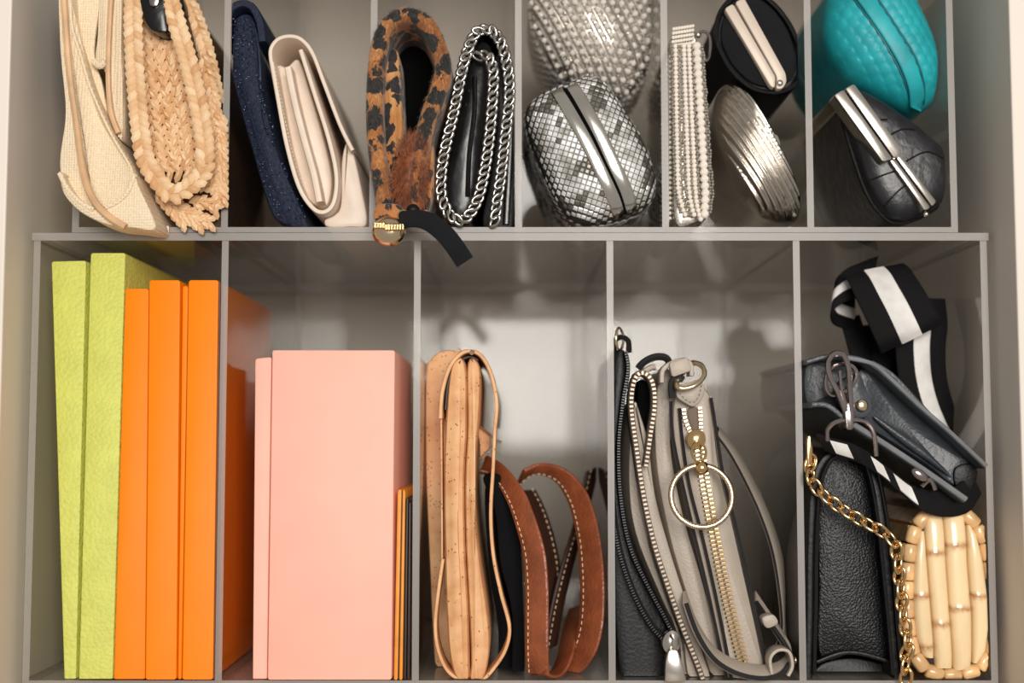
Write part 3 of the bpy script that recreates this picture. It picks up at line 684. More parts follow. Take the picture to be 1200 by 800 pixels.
for lf, rf, ya, yb, nodes in ((fl, cl(b1, fr, min), 622, 770, [(1079, 697), (1079, 757)]), (cl(fl, b1, max), cl(b2, fr, min), 602, 782, [(1094, 647), (1101, 730)]),
                       (cl(fl, b2, max), cl(b3, fr, min), 602, 784, [(1122, 712), (1120, 638)]), (cl(fl, b3, max), fr, 615, 776, [(1145, 697)])):
    geo, tint = slat(lf, rf, ya, yb, nodes)
    o = t.part('slat', geo, M['bamboo'], smooth=60)
    at = o.data.attributes.new('joint', 'FLOAT', 'POINT'); at.data.foreach_set('value', tint)
t.part('inner_case', slab([(1087, 606), (1108, 602), (1132, 607), (1145, 625), (1154, 680), (1156, 740), (1144, 776), (1117, 788), (1088, 776), (1072, 745), (1069, 690), (1075, 630)], .008, .12, 2), M['dark_brown'])
RIM = [(1088, 601), (1110, 596), (1132, 602), (1147, 618), (1155, 640), (1159, 670), (1161, 700), (1162, 735), (1160, 765), (1148, 783), (1130, 790), (1112, 792), (1090, 788), (1074, 772), (1066, 745), (1063, 705), (1064, 665), (1069, 630), (1076, 612)]
RC = W(RIM, .006, 8, True); tot = sum((RC[i] - RC[i - 1]).length for i in range(len(RC)))
NP = 23; Q, Tn = resample(RC + [RC[0]], tot / NP)
for i in range(NP):
    c, tg = Q[i] + Tn[i] * tot / NP / 2, Tn[i]; hl = tot / NP * .48
    c2 = Q[i].lerp(Q[(i + 1) % NP], .5); tg = (Q[(i + 1) % NP] - Q[i]).normalized()
    s = tg.cross(Vector((0, 1, 0))).normalized(); rr = random.uniform(.9, 1.1)
    prof = [(-1, .55), (-.94, .8), (-.75, .96), (0, 1), (.75, .96), (.94, .8), (1, .55)]
    rings = [[c2 + tg * a * hl + s * math.cos(g) * .0048 * q + Vector((0, math.sin(g) * .0042 * q * rr, 0)) for g in (2 * math.pi * k / 8 for k in range(8))] for a, q in prof]
    back = [[v for v in r] for r in rings]
    t.part('rim_piece', skin(rings), M['bamboo_edge'], smooth=60)
    t.part('side_slat', skin([[c2 + tg * a * hl * .95 + s * math.cos(g) * .0036 + Vector((0, .064 + (1 if math.sin(g) > 0 else -1) * .056, 0)) for g in (math.pi / 4, 3 * math.pi / 4, 5 * math.pi / 4, 7 * math.pi / 4)] for a in (-1, 1)]), M['bamboo_edge'])
# ---- slate pouch with striped strap
zp = P(1060, 592, 0)
t = Thing('leather_pouch', 'slate grey leather pouch with clip and striped strap lying across the bags', 'pouch', (zp.x, 0, zp.z), None, low(4))
D0 = -.012
t.part('upper_flap', strip([(946, 424), (970, 418), (1000, 419), (1022, 427), (1042, 443), (1075, 474), (1112, 506), (1156, 547)], D0, .15, 6), M['slate'])
t.part('flap_edge', tube(W([(992, 419), (1022, 426), (1042, 442), (1075, 473), (1112, 505), (1156, 546)], D0), 2.6 * K, 8), M['slate_edge'])
t.part('upper_layer', strip([(1022, 424), (1045, 438), (1070, 464), (1101, 497)], D0 + .01, .15, 5), M['slate'])
t.part('lower_flap', strip([(952, 474), (972, 476), (1000, 498), (1040, 523), (1085, 553), (1132, 586)], D0 - .004, .14, 7), M['slate'])
t.part('flap_edge', tube(W([(1000, 497), (1040, 522), (1085, 552), (1132, 585)], D0 - .004), 3.4 * K, 8), M['slate_edge'])
t.part('inner_fold', slab([(1004, 436), (1020, 432), (1040, 448), (1075, 480), (1112, 512), (1140, 540), (1125, 560), (1118, 570), (1085, 545), (1045, 519), (1015, 498), (1006, 470)], 0.006, .14, 8, dome=-.004), M['slate'])
t.part('fold_ridge', tube(W([(1024, 488), (1050, 508), (1080, 530), (1112, 556)], .004), 1, 10, rad=[(.0008 + .0022 * math.sin(math.pi * k / 18)) for k in range(19)]), M['slate'])
t.part('end_panel', slab([(1120, 548), (1140, 543), (1146, 556), (1136, 578), (1120, 568)], .004, .12, 2), M['black'])
t.part('side_body', slab([(946, 424), (985, 419), (1005, 430), (1012, 470), (1004, 494), (975, 476), (946, 474)], .002, .15, 5, dome=.003), M['slate'])
t.part('clip_tab', slab([(984, 448), (1006, 438), (1014, 452), (1022, 478), (1010, 490), (994, 486), (982, 468)], -.010, -.002, 2, dome=.0015), M['slate'])
t.part('stud', ball(P(1010, 475, -.012), 7.5 * K, sy=.45), M['pale_gold'], label='brass stud')
t.part('swivel_clip', tube(W([(991, 482), (982, 460), (973, 442), (970, 426), (977, 415), (988, 416), (994, 430), (996, 455), (998, 482)], -.020), 3.4 * K, 8), M['gun'], label='gunmetal swivel clip')
t.part('clip_gate', tube(W([(992, 478), (986, 455), (984, 434)], -.021), 2.0 * K, 8), M['gun'])
t.part('tab_ring', tube(W([(968, 452), (970, 436), (982, 427), (997, 428), (1004, 438), (998, 452), (984, 462), (973, 462)], -.014, 6, True), 2.6 * K, 8, True), M['gun'], label='gunmetal ring on the tab')
t.part('swivel_base', slab([(990, 474), (1000, 474), (1001, 496), (999, 503), (993, 503), (991, 496)], -.021, -.014, 1.5), M['gun'])
t.part('buckle_loop', tube(W([(970, 516, -.012), (970, 503, -.015), (980, 494, -.018), (998, 492, -.019), (1015, 495, -.019), (1024, 508, -.019), (1027, 534, -.017)], 0), 2.6 * K, 8), M['gun'], label='gunmetal strap loop')
LC = W([(962, 518, -.008), (980, 524, -.010), (1005, 532, -.011), (1028, 546, -.012), (1050, 564, -.011), (1075, 583, -.008), (1102, 590, -.004), (1128, 584, .002), (1142, 564, .008)], 0)
LW = [Vector((-.0035, -.003 + .004 * k / 48, .0055 + .003 * min(1, k / 30))) for k in range(60)]
t.part('strap_end', ribbon(LC, LW, .0024), M['web_black'], label='black and white webbing end')
for a, b in ((5, 11), (17, 22), (24, 30)):
    t.part('stripe', ribbon([c + Vector((0, -.0006, 0)) for c in LC[a:b]], [v * .75 for v in LW[a:b]], .0028), M['web_white'])
t.part('snap', ball(P(1078, 556, -.020), 7 * K, sy=.5, ax=Matrix.Rotation(.6, 3, 'Y') @ Matrix.Diagonal((1.5, 1, .8))), M['gun'])
t.part('snap', tube(W([(1080, 570), (1090, 562), (1096, 574)], -.016), 2.5 * K, 6), M['gun'])
def web(T, cs, wv, nm='strap', d=.03):
    C = W(cs, d, 6); N = len(C)
    ws = wv if isinstance(wv, list) else [wv, wv]
    wl = []
    for i in range(N):
        f = i / (N - 1) * (len(ws) - 1); k = min(int(f), len(ws) - 2); wl.append(Vector(ws[k]).lerp(Vector(ws[k + 1]), f - k))
    o = T.part(nm, ribbon(C, wl, .0022), M['web_black'], label='black and white striped webbing')
    T.part('stripe', ribbon(C, [v * .36 for v in wl], .0030), M['web_white'], parent=o, label='white stripe')
h = K
web(t, [(1024, 316, .04), (1031, 324, .035), (1040, 340, .03), (1052, 362, .026), (1063, 385, .026), (1068, 396, .032)], [(.0215, .004, .0045), (.0215, .002, .0075), (.021, .0, .010)])
web(t, [(1024, 322, .052), (1006, 328, .05), (988, 336, .046), (978, 347, .046), (980, 360, .056), (1000, 368, .07)], [(.005, .006, .014), (.003, .003, .0125), (.002, .004, .0125)])
web(t, [(1076, 350, .058), (1080, 380, .05), (1079, 410, .048), (1082, 445, .048), (1092, 480, .05), (1110, 518, .055), (1130, 548, .06)], [(.020, .004, .0), (.018, .006, .002), (.0165, .008, .004)])
t.part('strap_back', ribbon(W([(996, 372, .07), (1004, 400, .06), (1012, 432, .05)], 0), Vector((.008, .004, .002)), .0022), M['web_black'])
t.part('strap_back', ribbon(W([(1022, 380, .075), (1035, 410, .075), (1050, 445, .07), (1075, 480, .07)], 0), Vector((.016, .004, .002)), .0022), M['web_black'])
# ================================================================== upper tray
# ---- cream raffia clutch
t = TU('woven_clutch', 'cream woven clutch with tan piping and a folded gusset, leftmost in top row', 'clutch', 130, 0, -.03)
t.part('outer_panel', slab([(68, -14), (70, 60), (76, 130), (70, 180), (71, 205), (80, 220), (95, 238), (112, 246), (106, 225), (98, 200), (92, 160), (86, 110), (79, 60), (75, -14)], -.019, .15, 3), M['cream_weave'])
t.part('gusset', slab([(75, -14), (82, -14), (86, 30), (95, 60), (107, 100), (124, 140), (137, 165), (152, 190), (157, 204), (152, 224), (140, 236), (124, 243), (112, 236), (102, 210), (93, 160), (86, 110), (80, 60)], -.018, .15, 3, dome=-.007), M['cream_weave'])
t.part('piping', tube(W([(74, -14, -.019), (77, 30, -.019), (80, 70, -.019), (84, 105, -.019), (89, 140, -.019), (93, 172, -.021), (98, 203, -.025), (107, 229, -.033), (123, 250, -.037), (147, 266, -.037)], 0), 4.2 * K, 8), M['tan'], label='tan leather piping')
t.part('base_fold', loft([(69, 200), (79, 220), (94, 236), (111, 245), (124, 242), (138, 235), (150, 223), (157, 203)], [(69.5, 204), (74, 226), (90, 245), (110, 257), (130, 264), (154, 266.5), (182, 266.5), (166, 226)], -.034, .15, 3), M['cream_weave'])
for pts in ([(70, 203), (79, 221), (94, 237), (110, 246)], [(124, 243), (138, 236), (150, 224), (158, 204)]):
    t.part('base_lip', tube(W(pts, -.034), 3.0 * K, 8), M['cream_weave'])
t.part('lining', slab([(82, -14), (116, -14), (110, 60), (120, 100), (126, 142), (108, 104), (95, 62)], -.0045, -.002, .6), M['cream_weave'])
t.part('flap', slab([(118, -14), (141, -14), (143, 60), (145, 140), (142, 164), (134, 152), (124, 128), (122, 84), (111, 70), (113, 40)], -.010, .15, 5, dome=.003), M['cream_weave'])
t.part('piping', tube(W([(131, -14), (128, 40), (127, 90), (130, 130), (139, 156)], -.0135), 3.4 * K, 8), M['tan'], label='tan leather piping')
t.part('flap_roll', tube(W([(110, 72, -.010), (117, 77, -.012), (124, 72, -.013)], 0), 4.5 * K, 8), M['cream_weave'])
# ---- braided straw clutch
t = TU('straw_clutch', 'braided natural straw clutch with plaited rim and black clip', 'clutch', 205, 0, -.03)
RL = [(158, -14), (156, 20), (158, 80), (163, 140), (170, 185), (188, 215), (206, 227)]
RR = [(196, -14), (205, 20), (220, 70), (234, 130), (240, 175), (236, 205), (206, 227)]
t.part('body', slab([(157, -14), (157, 80), (164, 150), (178, 205), (202, 240), (220, 266), (261, 266), (261, 180), (252, 130), (232, 70), (208, -14)], .002, .15, 6), M['straw_shade'])
t.part('rim_braid', braid(W(RL[:-1] + RR[::-1][:1] + RR[::-1][1:], -.022, 8), 21 * K, 9.5 * K, lift=.0019, wd=.22), M['straw'], stuff=True, label='plaited straw rim')
t.part('rim_core', tube(W(RL[:-1] + RR[::-1], -.017, 8), 9 * K, 8), M['straw'])
g = []
for f in (.2, .4, .6, .8):
    C = []
    for k in range(24):
        y = -14 + k / 23 * (238 - 22 * abs(2 * f - 1) - 10); C.append((lerp_line([(a, b) for a, b in RL], min(y, 226)) * (1 - f) + lerp_line([(a, b) for a, b in RR], min(y, 226)) * f, y))
    g.append(braid(W(C, -.0085 + .004 * math.sin(math.pi * f), 2), 17 * K, 13 * K, lift=.0019, wd=.22))
t.part('woven_gusset', join(*g), M['straw'], stuff=True)
g = [braid(W(c, -.006), 16 * K, 9 * K, lift=.0018, wd=.22) for c in ([(186, 226), (202, 245), (218, 262)], [(198, 236), (214, 250), (236, 264)], [(206, 240), (225, 252), (250, 262)], [(228, 238), (244, 238), (257, 248)], [(240, 222), (250, 215), (258, 225)], [(248, 120), (252, 160), (252, 200), (256, 230)], [(258, 140), (259, 190), (259, 245)], [(238, 70), (248, 110), (254, 150)])]
t.part('woven_side', join(*g), M['straw'], stuff=True)
HB = [(212, -14), (228, 20), (241, 60), (250, 100), (254, 120)]
t.part('handle_core', tube(W(HB, .012), 8 * K, 8), M['straw'])
t.part('handle_braid', braid(W(HB, .006), 19 * K, 9 * K, lift=.002), M['straw'], stuff=True, label='plaited straw handle')
t.part('clip', slab([(164, -10), (190, -10), (193, 10), (195, 36), (181, 36), (170, 24)], -.024, -.012, 2), M['black_gloss'], label='black clip')
t.part('clip_tongue', slab([(175, -6), (186, -6), (184, 6), (176, 6)], -.026, -.024, 1), M['gun'], label='grey metal clip tongue')
t.part('clip', slab([(201, -10), (210, -8), (214, 8), (208, 13), (203, 6)], -.016, -.006, 2), M['black_gloss'], label='black clip')
# ---- navy clutch
t = TU('glitter_clutch', 'navy blue sparkling clutch leaning on the cream leather clutch', 'clutch', 330, 1)
t.part('body', slab([(267, 70), (268, 40), (276, 20), (290, 15), (300, 30), (304, 80), (311, 120), (324, 170), (339, 215), (358, 255), (362, 266), (342, 266), (322, 256), (311, 232), (295, 178), (278, 118)], .004, .19, 7, dome=.003), M['navy'])
t.part('flap', strip([(264, 62), (263, 30), (270, 10), (284, 3), (296, 9), (304, 26), (307, 48)], .0, .19, 10), M['navy'])
t.part('flap_slot', strip([(305, 104), (303, 60), (297, 28), (288, 18)], .003, .15, 3), M['navy_gloss'])
t.part('seam', tube(W([(280, 60), (287, 110), (303, 165), (324, 225), (340, 262)], .0015), 1.4 * K, 6), M['navy_gloss'])
g = []
for k in range(340):
    f = random.random(); y = 20 + f * 236; xl = lerp_line([(264, 0), (267, 70), (278, 118), (295, 178), (311, 232), (330, 262)], y); xr = lerp_line([(298, 0), (304, 80), (314, 120), (328, 170), (346, 220), (366, 262)], y)
    c = P(random.uniform(xl + 3, xr - 2), y, .0022 + random.uniform(-.001, .001)); nr = Vector((random.uniform(-.7, .7), -1, random.uniform(-.5, .9))).normalized(); u = nr.orthogonal().normalized()
    g.append(square(c, u, nr.cross(u), nr, 1.7 * K, .0002))
t.part('sequins', join(*g), M['navy_gloss'], stuff=True)
t.part('frayed_thread', join(*[tube(W([(264, 18 + k), (259 + k % 3, 22 + k * 2.4), (257 + k, 28 + k * 2)], .0), .4 * K, 4) for k in range(4)]), M['navy'])
# ---- cream leather clutch
t = TU('fold_clutch', 'cream leather fold-over clutch showing its pleated gusset', 'clutch', 385, 1)
t.part('body_shell', strip([(318, 72), (325, 112), (336, 170), (350, 218), (366, 243), (380, 248), (391, 236), (394, 205), (385, 162), (368, 108), (352, 58)], .0, .19, 5.5), M['cream_leather'])
t.part('flap', strip([(318, 76), (317, 58), (325, 46), (339, 42), (353, 46), (366, 62), (380, 98), (398, 145), (413, 176)], .003, .19, 5), M['cream_leather'])
t.part('gusset', slab([(324, 82), (336, 78), (350, 70), (364, 110), (380, 165), (389, 208), (385, 238), (374, 242), (362, 234), (352, 212), (340, 165)], .022, .17, 4), M['cream_leather'])
t.part('pleat', strip([(337, 78), (345, 118), (357, 165), (368, 205), (374, 236)], .006, .15, 9), M['cream_leather'])
t.part('back_panel', slab([(400, 190), (406, 166), (414, 178), (424, 220), (430, 262), (410, 266), (384, 266), (380, 257), (392, 251), (399, 238)], .012, .19, 4), M['cream_leather'])
g = [stitches(W(c, -.0004), .0003, .0026) for c in ([(322, 80), (330, 120), (341, 172), (354, 214), (368, 238)],)]
t.part('stitching', join(*g), M['thread'])
# ---- leopard clutch
t = TU('leopard_clutch', 'leopard print hair clutch with gold clasp hanging over the tray edge', 'clutch', 480, 2, -.03)
t.part('shell', strip([(452, 256), (449, 232), (442, 190), (438, 140), (439, 90), (444, 50), (456, 26), (476, 16), (498, 25), (512, 50), (519, 78), (513, 104), (502, 134), (494, 165), (488, 200), (486, 240)], -.022, .13, 20, n=8), M['leopard'], smooth=180)
g = []
SH = W([(452, 256), (449, 232), (442, 190), (438, 140), (439, 90), (444, 50), (456, 26), (476, 16), (498, 25), (512, 50), (519, 78), (513, 104), (502, 134), (494, 165), (488, 200), (486, 240)], -.022, 40)
ST = tangents(SH)
for k in range(6500):
    i = random.randrange(len(SH)); f = random.uniform(-1, 1); side = Vector((-ST[i].z, 0, ST[i].x))
    a = SH[i] + side * f * 10 * K + Vector((0, .0028 * f * f + .0003, 0)); dr = (ST[i] * random.uniform(-.3, .3) + side * (f * .9 + random.uniform(-.4, .4)) + Vector((0, -.45, -.75))).normalized()
    e = a + dr * random.uniform(.002, .0042); s_ = ST[i].cross(dr).normalized() * .0002
    g.append(([a - s_, a + s_, e], [(0, 1, 2)]))
t.part('hair', join(*g), M['leopard'], stuff=True, smooth=0)
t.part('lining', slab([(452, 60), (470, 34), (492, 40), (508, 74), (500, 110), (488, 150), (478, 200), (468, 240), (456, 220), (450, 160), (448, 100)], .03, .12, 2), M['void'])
t.part('inner_panel', slab([(450, 70), (466, 60), (470, 110), (472, 160), (466, 210), (458, 215), (450, 160)], -.004, .12, 5, dome=.002), M['leopard'])
fu = t.part('gusset', slab([(468, 172), (480, 158), (493, 150), (498, 178), (497, 222), (490, 250), (474, 252), (462, 238), (460, 205)], -.018, .10, 8, dome=.004), M['fur'], label='red brown hair gusset')
g = []
for k in range(1500):
    x, y = random.uniform(460, 502), random.uniform(150, 244)
    if (x - 482) ** 2 / 22 ** 2 + (y - 204) ** 2 / 46 ** 2 > 1: continue
    a = P(x, y, -.021); e = a + Vector((random.uniform(-.5, .5) * .006 + (x - 484) * K * .25, -.0022, -random.uniform(.003, .008) * (1 if y > 185 else -.9)))
    s = Vector((.00022, 0, 0)); g.append(([a - s, a + s, e], [(0, 1, 2)]))
t.part('fur', join(*g), M['fur'], parent=fu, stuff=True, smooth=0)
t.part('side_hair', slab([(500, 170), (507, 166), (508, 215), (502, 246), (494, 250), (496, 205)], -.010, .12, 5), M['leopard'])
o = t.part('clasp', ball(P(456, 271, -.034), 19.5 * K, sy=.8, seg=20, rg=12, ax=Matrix.Diagonal((1, 1, .9))), M['pale_gold'], label='round gold clasp')
g = [ball(P(440 + 3.2 * (k % 11), 262 + 2 * (k % 3) + 2 * (k % 11 > 3), -.048 + .0016 * abs(k % 11 - 5)), 2.4 * K, seg=6, rg=5) for k in range(33)]
t.part('clasp_beading', join(*g), M['gold'], parent=o, stuff=True)
t.part('clasp_neck', slab([(442, 240), (468, 240), (472, 256), (440, 258)], -.034, -.022, 3), M['leopard'])
t.part('knob', ball(P(484, 247, -.034), 8 * K, sy=.8, seg=10, rg=8), M['black'])
t.part('strap_loop', tube(W([(470, 262), (467, 252), (473, 247), (482, 252)], -.034), 2.2 * K, 8), M['gold'])
PC = W([(470, 258, -.036), (486, 256, -.040), (503, 260, -.043), (520, 273, -.044), (533, 289, -.043), (545, 307, -.041)], 0)
t.part('pull_tab', ribbon(PC, [Vector((.0055, 0, .0045)).lerp(Vector((.0052, 0, -.0018)), 0) if False else Vector((-tg.z, 0, tg.x)) * 11 * K for tg in tangents(PC)], .0028), M['black_cloth'], label='black leather pull tab')
# ---- black chain bag
t = TU('chain_bag', 'creased black leather bag edged with a silver chain', 'bag', 560, 2)
t.part('body', slab([(516, 235), (516, 200), (526, 140), (540, 85), (552, 55), (566, 46), (578, 60), (580, 110), (574, 170), (566, 225), (552, 258), (532, 262)], .008, .19, 6, dome=.004), M['black_gloss'])
t.part('flap', strip([(514, 215), (519, 180), (531, 130), (545, 78), (556, 46), (567, 37), (582, 42), (593, 70), (598, 110), (597, 180), (593, 262)], .004, .19, 8), M['black_gloss'])
t.part('back_panel', slab([(578, 75), (590, 60), (599, 110), (602, 180), (602, 264), (566, 264), (574, 210), (582, 140)], .010, .19, 4), M['black'])
t.part('crease', tube(W([(556, 90), (556, 130), (550, 180), (548, 230)], .004), 3 * K, 8), M['black_gloss'])
chain(t, W([(560, 66, -.001), (571, 66, -.003), (578, 84, -.004), (577, 120, -.005), (573, 165, -.006), (567, 205, -.006), (558, 238, -.006), (543, 257, -.006), (528, 252, -.006), (518, 232, -.006), (517, 205, -.006), (522, 172, -.005), (532, 130, -.005), (541, 85, -.004), (550, 54, -.003), (560, 37, -.002), (575, 36, -.002), (587, 50, -.003), (595, 80, -.004), (597, 112, -.004), (592, 160, -.005), (587, 205, -.005), (582, 240, -.004), (580, 260, -.003)], 0), M['silver_chain'], 15 * K, 8 * K, 2.3 * K, 9.0 * K, tilt=36, twist=14)
# ---- pearl clutch
t = TU('pearl_clutch', 'silver clutch encrusted with pearls and crystals, on top in its section', 'clutch', 690, 3)
t.zmin = None
D = Dome([(622, 10), (628, -30), (660, -62), (700, -70), (738, -50), (757, -5), (766, 40), (760, 78), (742, 106), (718, 118), (690, 110), (655, 88), (632, 52)], .036, .032, .17, 2.2)
t.part('body', D.mesh(), M['seed_silver'])
ang = math.radians(-62); e1 = Vector((math.cos(ang), 0, math.sin(ang))); e2 = Vector((-math.sin(ang), 0, math.cos(ang)))
pc, bc = [], []
sp = 11.5 * K
for i in range(-16, 17):
    for j in range(-16, 17):
        q = D.c + e1 * (i + .5 * (j % 2)) * sp + e2 * j * sp * .87
        r = D.pt(q.x, q.z)
        if r: pc.append(r[0] + r[1] * 2.4 * K)
for i in range(-60, 61):
    for j in range(-40, 41):
        q = D.c + e1 * i * sp / 3.6 + e2 * (j + .5) * sp * .435
        r = D.pt(q.x, q.z)
        if r and random.random() < .85: bc.append(r[0] + r[1] * 1.2 * K)
for k in range(420):     # side, towards the back
    a = -math.pi + 2 * math.pi * (k % 84) / 84; yy = .072 + (k // 84) * .016; R = D.R(a)
    pc.append(Vector((D.c.x + R * math.cos(a), yy + .004 * (k % 2), D.c.z + R * math.sin(a))))
t.part('pearls', pearls(pc, 4.0 * K), M['pearl'], stuff=True, label='rows of pearls')
t.part('crystals', beads(bc, 2.3 * K), M['rhine'], stuff=True, smooth=0, label='crystals between the pearls')
for off in (0, 9):
    t.part('frame', tube(line_on(D, [(690 + off, -40), (712 + off, 5), (730 + off, 35), (742 + off, 62), (746 + off, 90)], 8, .002), 2.0 * K, 8), M['silver'], label='silver frame line')
# ---- mesh clutch
t = TU('mesh_clutch', 'boxy metal-mesh clutch with a wide silver frame band, under the pearl clutch', 'clutch', 690, 3)
D = Dome([(617, 150), (620, 124), (650, 104), (686, 93), (706, 97), (730, 130), (752, 165), (766, 203), (765, 232), (748, 250), (718, 261), (682, 264), (658, 246), (636, 205)], .004, .022, .15, 2.6)
t.part('body', D.mesh(), M['dark_base'])
from mathutils import noise
ang = math.radians(-18); e1 = Vector((math.cos(ang), 0, math.sin(ang))); e2 = Vector((-math.sin(ang), 0, math.cos(ang)))
g = ([], []); sp = 6.3 * K
for i in range(-30, 31):
    for j in range(-30, 31):
        q = D.c + e1 * i * sp + e2 * j * sp
        r = D.pt(q.x, q.z)
        if r:
            n = r[1]; u = (e1 - n * e1.dot(n)).normalized(); v = n.cross(u)
            dk = noise.noise(Vector((q.x, 0, q.z)) * 95) + .35 * noise.noise(Vector((q.x, 3, q.z)) * 400) > .26
            g[dk].append(square(r[0] + n * .0001, (u + v) / 1.414, (u - v) / 1.414, n, sp * .64, .0004))
for k in range(120):
    a = -math.pi + 2 * math.pi * k / 120; R = D.R(a)
    for j in range(15):
        c = Vector((D.c.x + R * math.cos(a), .027 + j * .0082 + .004 * (k % 2), D.c.z + R * math.sin(a))); n = Vector((math.cos(a), 0, math.sin(a)))
        g[noise.noise(c * 110) > .15].append(square(c, Vector((0, 1, 0)), Vector((-n.z, 0, n.x)), n, sp * .6, .0006))
t.part('mesh_tiles', join(*g[0]), M['scale'], stuff=True, smooth=20, label='small pale metal tiles')
t.part('mesh_tiles', join(*g[1]), M['tile_dark'], stuff=True, smooth=20, label='small dark metal tiles')
def band(T, D, pts, w, lift, m, nm='frame', th=.002, label=None):
    C = line_on(D, pts, 8, lift); Tg = tangents(C)
    wl = []
    for t_ in Tg:
        v = t_.cross(Vector((0, -1, 0))); wl.append(v.normalized() * w * K)
    return T.part(nm, ribbon(C, wl, th), m, label=label)
band(t, D, [(652, 107), (662, 122), (684, 160), (703, 198), (719, 232), (726, 254)], 8, .001, M['silver'], label='polished silver frame')
band(t, D, [(670, 101), (680, 116), (700, 152), (717, 188), (733, 222), (740, 246)], 8, .001, M['silver'], label='polished silver frame')
band(t, D, [(661, 104), (671, 119), (692, 156), (710, 193), (726, 227), (733, 250)], 1.6, .001, M['void'], 'frame_gap')
# ---- beaded clutch
t = TU('beaded_clutch', 'slim upright clutch of white and silver bead rows against the divider', 'clutch', 812, 4)
t.part('body', slab([(788, 58), (790, 40), (813, 33), (816, 52), (824, 58), (829, 130), (834, 220), (830, 252), (815, 261), (792, 262), (788, 200)], .006, .16, 5), M['seed_silver'])
wb, wr, sb = [], [], []
LE, RE = [(787, 52), (788, 150), (789, 220), (796, 258)], [(824, 56), (829, 130), (836, 225), (833, 256)]
for col, kind in ((.03, 's'), (.12, 'w'), (.22, 's'), (.30, 's'), (.39, 'w'), (.48, 's'), (.55, 'w'), (.65, 's'), (.80, 'b'), (.92, 's'), (.99, 's')):
    y = 54.0
    end = 258 - 14 * abs(col - .5)
    while y < end:
        bend = max(0, (y - 225) / 35) ** 2
        x = lerp_line(LE, y) * (1 - col) + lerp_line(RE, y) * col + bend * 6 * (col < .8)
        dd = .004 - .003 * math.sin(math.pi * col)
        if kind == 'w': wb.append(P(x, y, dd)); wr.append(3.1 * K); y += 5.2
        elif kind == 'b': wb.append(P(x, y, dd - .002)); wr.append(5.4 * K); y += 8.2
        else: sb.append(P(x + random.uniform(-.8, .8), y, dd)); y += 3.6
for r in range(5):
    for c in range(8):
        wb.append(P(789.5 + c * 3.2 - .3 * r, 34 + r * 5 - c * .5, .0045)); wr.append(2.3 * K)
t.part('white_beads', join(*[ball(c, r, seg=8, rg=6) for c, r in zip(wb, wr)]), M['white_bead'], stuff=True, label='rows of white beads')
t.part('silver_beads', beads(sb, 2.1 * K), M['seed_silver'], stuff=True, label='rows of silver seed beads')
sd = [P(787, y, .0) + Vector((0, dd, 0)) for y in range(60, 256, 6) for dd in (.012, .02, .03, .045, .06)]
t.part('side_beads', beads([c + Vector((.0004, 0, 0)) for c in sd], 2.3 * K), M['white_bead'], stuff=True)
t.part('hook', tube(W([(818, 44), (822, 37), (829, 39), (832, 48), (831, 66), (827, 71), (824, 62)], .012), 1.9 * K, 8), M['gun'], label='small metal hook')
t.part('hook_bead', ball(P(818, 41, .01), 3.6 * K, seg=10, rg=8), M['silver'])
# ---- black oval clutch
t = TU('oval_clutch', 'black oval clutch with two pale metal bars joined by a rivet', 'clutch', 890, 4)
t.zmin = None
OV = [(838, 42), (842, 16), (858, -4), (880, -12), (905, 2), (926, 28), (938, 58), (941, 84), (932, 102), (910, 110), (882, 105), (858, 85), (844, 62)]
t.part('body', slab(OV, .022, .16, 5), M['black'])
t.part('face', slab([(888 + (x - 888) * .86, 48 + (y - 48) * .86) for x, y in OV], .018, .03, 3, dome=.002), M['black_cloth'], label='black woven cloth face')
t.part('rim', tube(W([(888 + (x - 888) * .97, 48 + (y - 48) * .97) for x, y in OV], .020, 6, True), 3.4 * K, 8, True), M['black_gloss'])
t.part('frame_bar', slab([(849, 10), (859, 4), (909, 90), (908, 103), (903, 101)], .012, .018, 1.2, smooth=False), M['ivory_metal'], label='pale metal bar')
t.part('frame_bar', slab([(861.5, 2.5), (872, -3), (921, 86), (922, 96), (917, 104), (909.5, 104), (910.5, 90)], .012, .018, 1.2, smooth=False), M['ivory_metal'], label='pale metal bar')
t.part('rivet', ball(P(914, 97, .011), 4 * K, sy=.6, seg=12, rg=8), M['silver'], label='silver rivet')
# ---- ridged silver clutch
t = TU('ridged_clutch', 'ridged polished silver shell clutch leaning under the black oval clutch', 'clutch', 890, 4)
ang = math.radians(-58); ax = Vector((math.cos(ang), 0, math.sin(ang))); px_ = Vector((-ax.z, 0, ax.x))
c0 = P(885, 185, .01)
def ridge(v): return .0028 * abs(math.sin(math.pi * (v - c0).dot(px_) / (7.2 * K)))
D = Dome([(836, 150), (837, 118), (846, 102), (858, 100), (876, 114), (900, 152), (926, 205), (938, 240), (934, 258), (918, 262), (893, 258), (874, 238), (850, 195)], .004, .026, .15, 2.2, disp=ridge)
t.part('body', D.mesh(70, 260), M['silver_soft'], smooth=60)
t.part('clasp', slab([(905, 160), (911, 158), (915, 170), (909, 173)], .012, .03, 1.5), M['silver'])
t.part('hinge', ball(P(931, 252, .010), 3 * K, seg=8, rg=6), M['silver'])
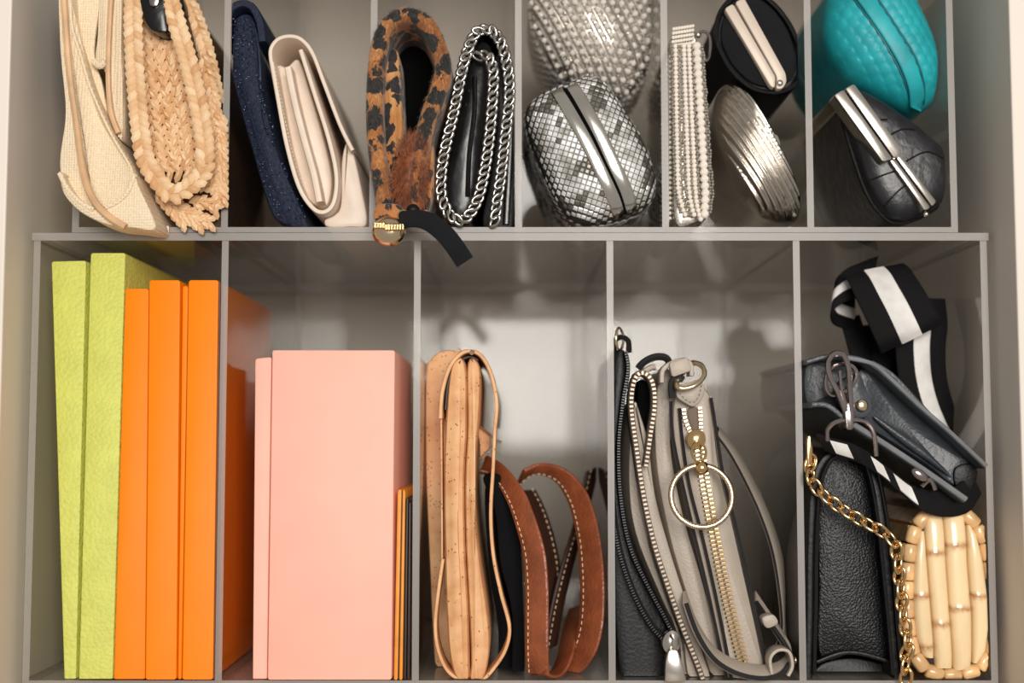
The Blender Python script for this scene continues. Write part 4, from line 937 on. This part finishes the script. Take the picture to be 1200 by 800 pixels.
# ---- teal clutch
t = TU('scaled_clutch', 'teal snake-embossed clutch with a raised centre band, resting on top', 'clutch', 1030, 5)
t.zmin = None
ang2 = math.radians(-58); s1 = Vector((math.cos(ang2), 0, math.sin(ang2))); s2 = Vector((-s1.z, 0, s1.x)); tc = P(1040, 50, .02)
def scales(v):
    a, b = (v - tc).dot(s1) / (14 * K), (v - tc).dot(s2) / (11 * K)
    r = math.floor(b); a += .5 * (r % 2); da, db = a - math.floor(a) - .5, b - r - .5
    return .0008 * max(0, 1 - (da * da * 3.2 + db * db * 2.6)) + .0004 * db
D = Dome([(962, 40), (966, 5), (985, -28), (1020, -42), (1052, -22), (1074, 16), (1092, 58), (1100, 92), (1096, 116), (1082, 130), (1062, 135), (1030, 122), (995, 100), (972, 72)], .006, .034, .15, 2.3, disp=scales)
t.part('body', D.mesh(60, 220), M['teal'], smooth=180)
BA = [(985, -22), (1004, 4), (1030, 40), (1052, 78), (1064, 108), (1066, 128)]; BB = [(1006, -30), (1026, -4), (1050, 32), (1072, 68), (1082, 98), (1082, 122)]
band(t, D, [((a[0] + b[0]) / 2, (a[1] + b[1]) / 2) for a, b in zip(BA, BB)], 9.5, .0008, M['teal'], 'centre_band', .002)
for q in (BA, BB): t.part('seam', tube(line_on(D, q, 8, .0006), 1.5 * K, 6), M['teal_dark'])
# ---- black framed clutch
t = TU('frame_clutch', 'black panelled leather clutch with a chunky silver frame clasp', 'clutch', 1050, 5)
D = Dome([(984, 122), (992, 108), (1010, 110), (1050, 135), (1088, 165), (1110, 188), (1116, 208), (1108, 232), (1082, 252), (1052, 261), (1034, 252), (1016, 226), (1000, 182)], .006, .016, .15, 4.0)
t.part('body', D.mesh(), M['charcoal'])
for pts in ([(1000, 150), (1018, 142), (1040, 140)], [(1010, 215), (1035, 205), (1050, 200)], [(1032, 246), (1048, 228), (1062, 216)], [(1060, 190), (1085, 178), (1106, 186)], [(1040, 160), (1056, 152), (1072, 152)]):
    t.part('seam', tube(line_on(D, pts, 6, .0), 1.2 * K, 6), M['black_gloss'])
t.part('rim', tube(D.L, 3.2 * K, 8, True), M['black'])
def prism(T, pts, d0, d1, m, nm, label=None): return T.part(nm, slab(pts, d0, d1, 1.5, smooth=False), m, label=label)
prism(t, [(977, 111), (988.5, 104.5), (1046.5, 186), (1034.5, 190)], -.004, .012, M['silver_soft'], 'frame', 'chunky silver frame half')
prism(t, [(990, 103.5), (1001, 97.5), (1056, 173), (1057, 181), (1048, 185.5)], -.004, .012, M['silver_soft'], 'frame', 'chunky silver frame half')
prism(t, [(1042, 188), (1048.5, 185), (1091, 243), (1084, 247)], .001, .03, M['silver_soft'], 'frame_arm', 'slim silver frame arm')
prism(t, [(1049.5, 184.5), (1056, 181), (1098, 236), (1092.5, 242)], .001, .03, M['silver_soft'], 'frame_arm', 'slim silver frame arm')
prism(t, [(978, 111.5), (1000, 98.5), (1009, 110.5), (987, 124)], .0125, .14, M['silver_soft'], 'frame_top', 'silver frame top running back')
t.part('knob', ball(P(1085, 251, .006), 3.6 * K, seg=10, rg=8), M['silver'])
bpy.context.view_layer.update()
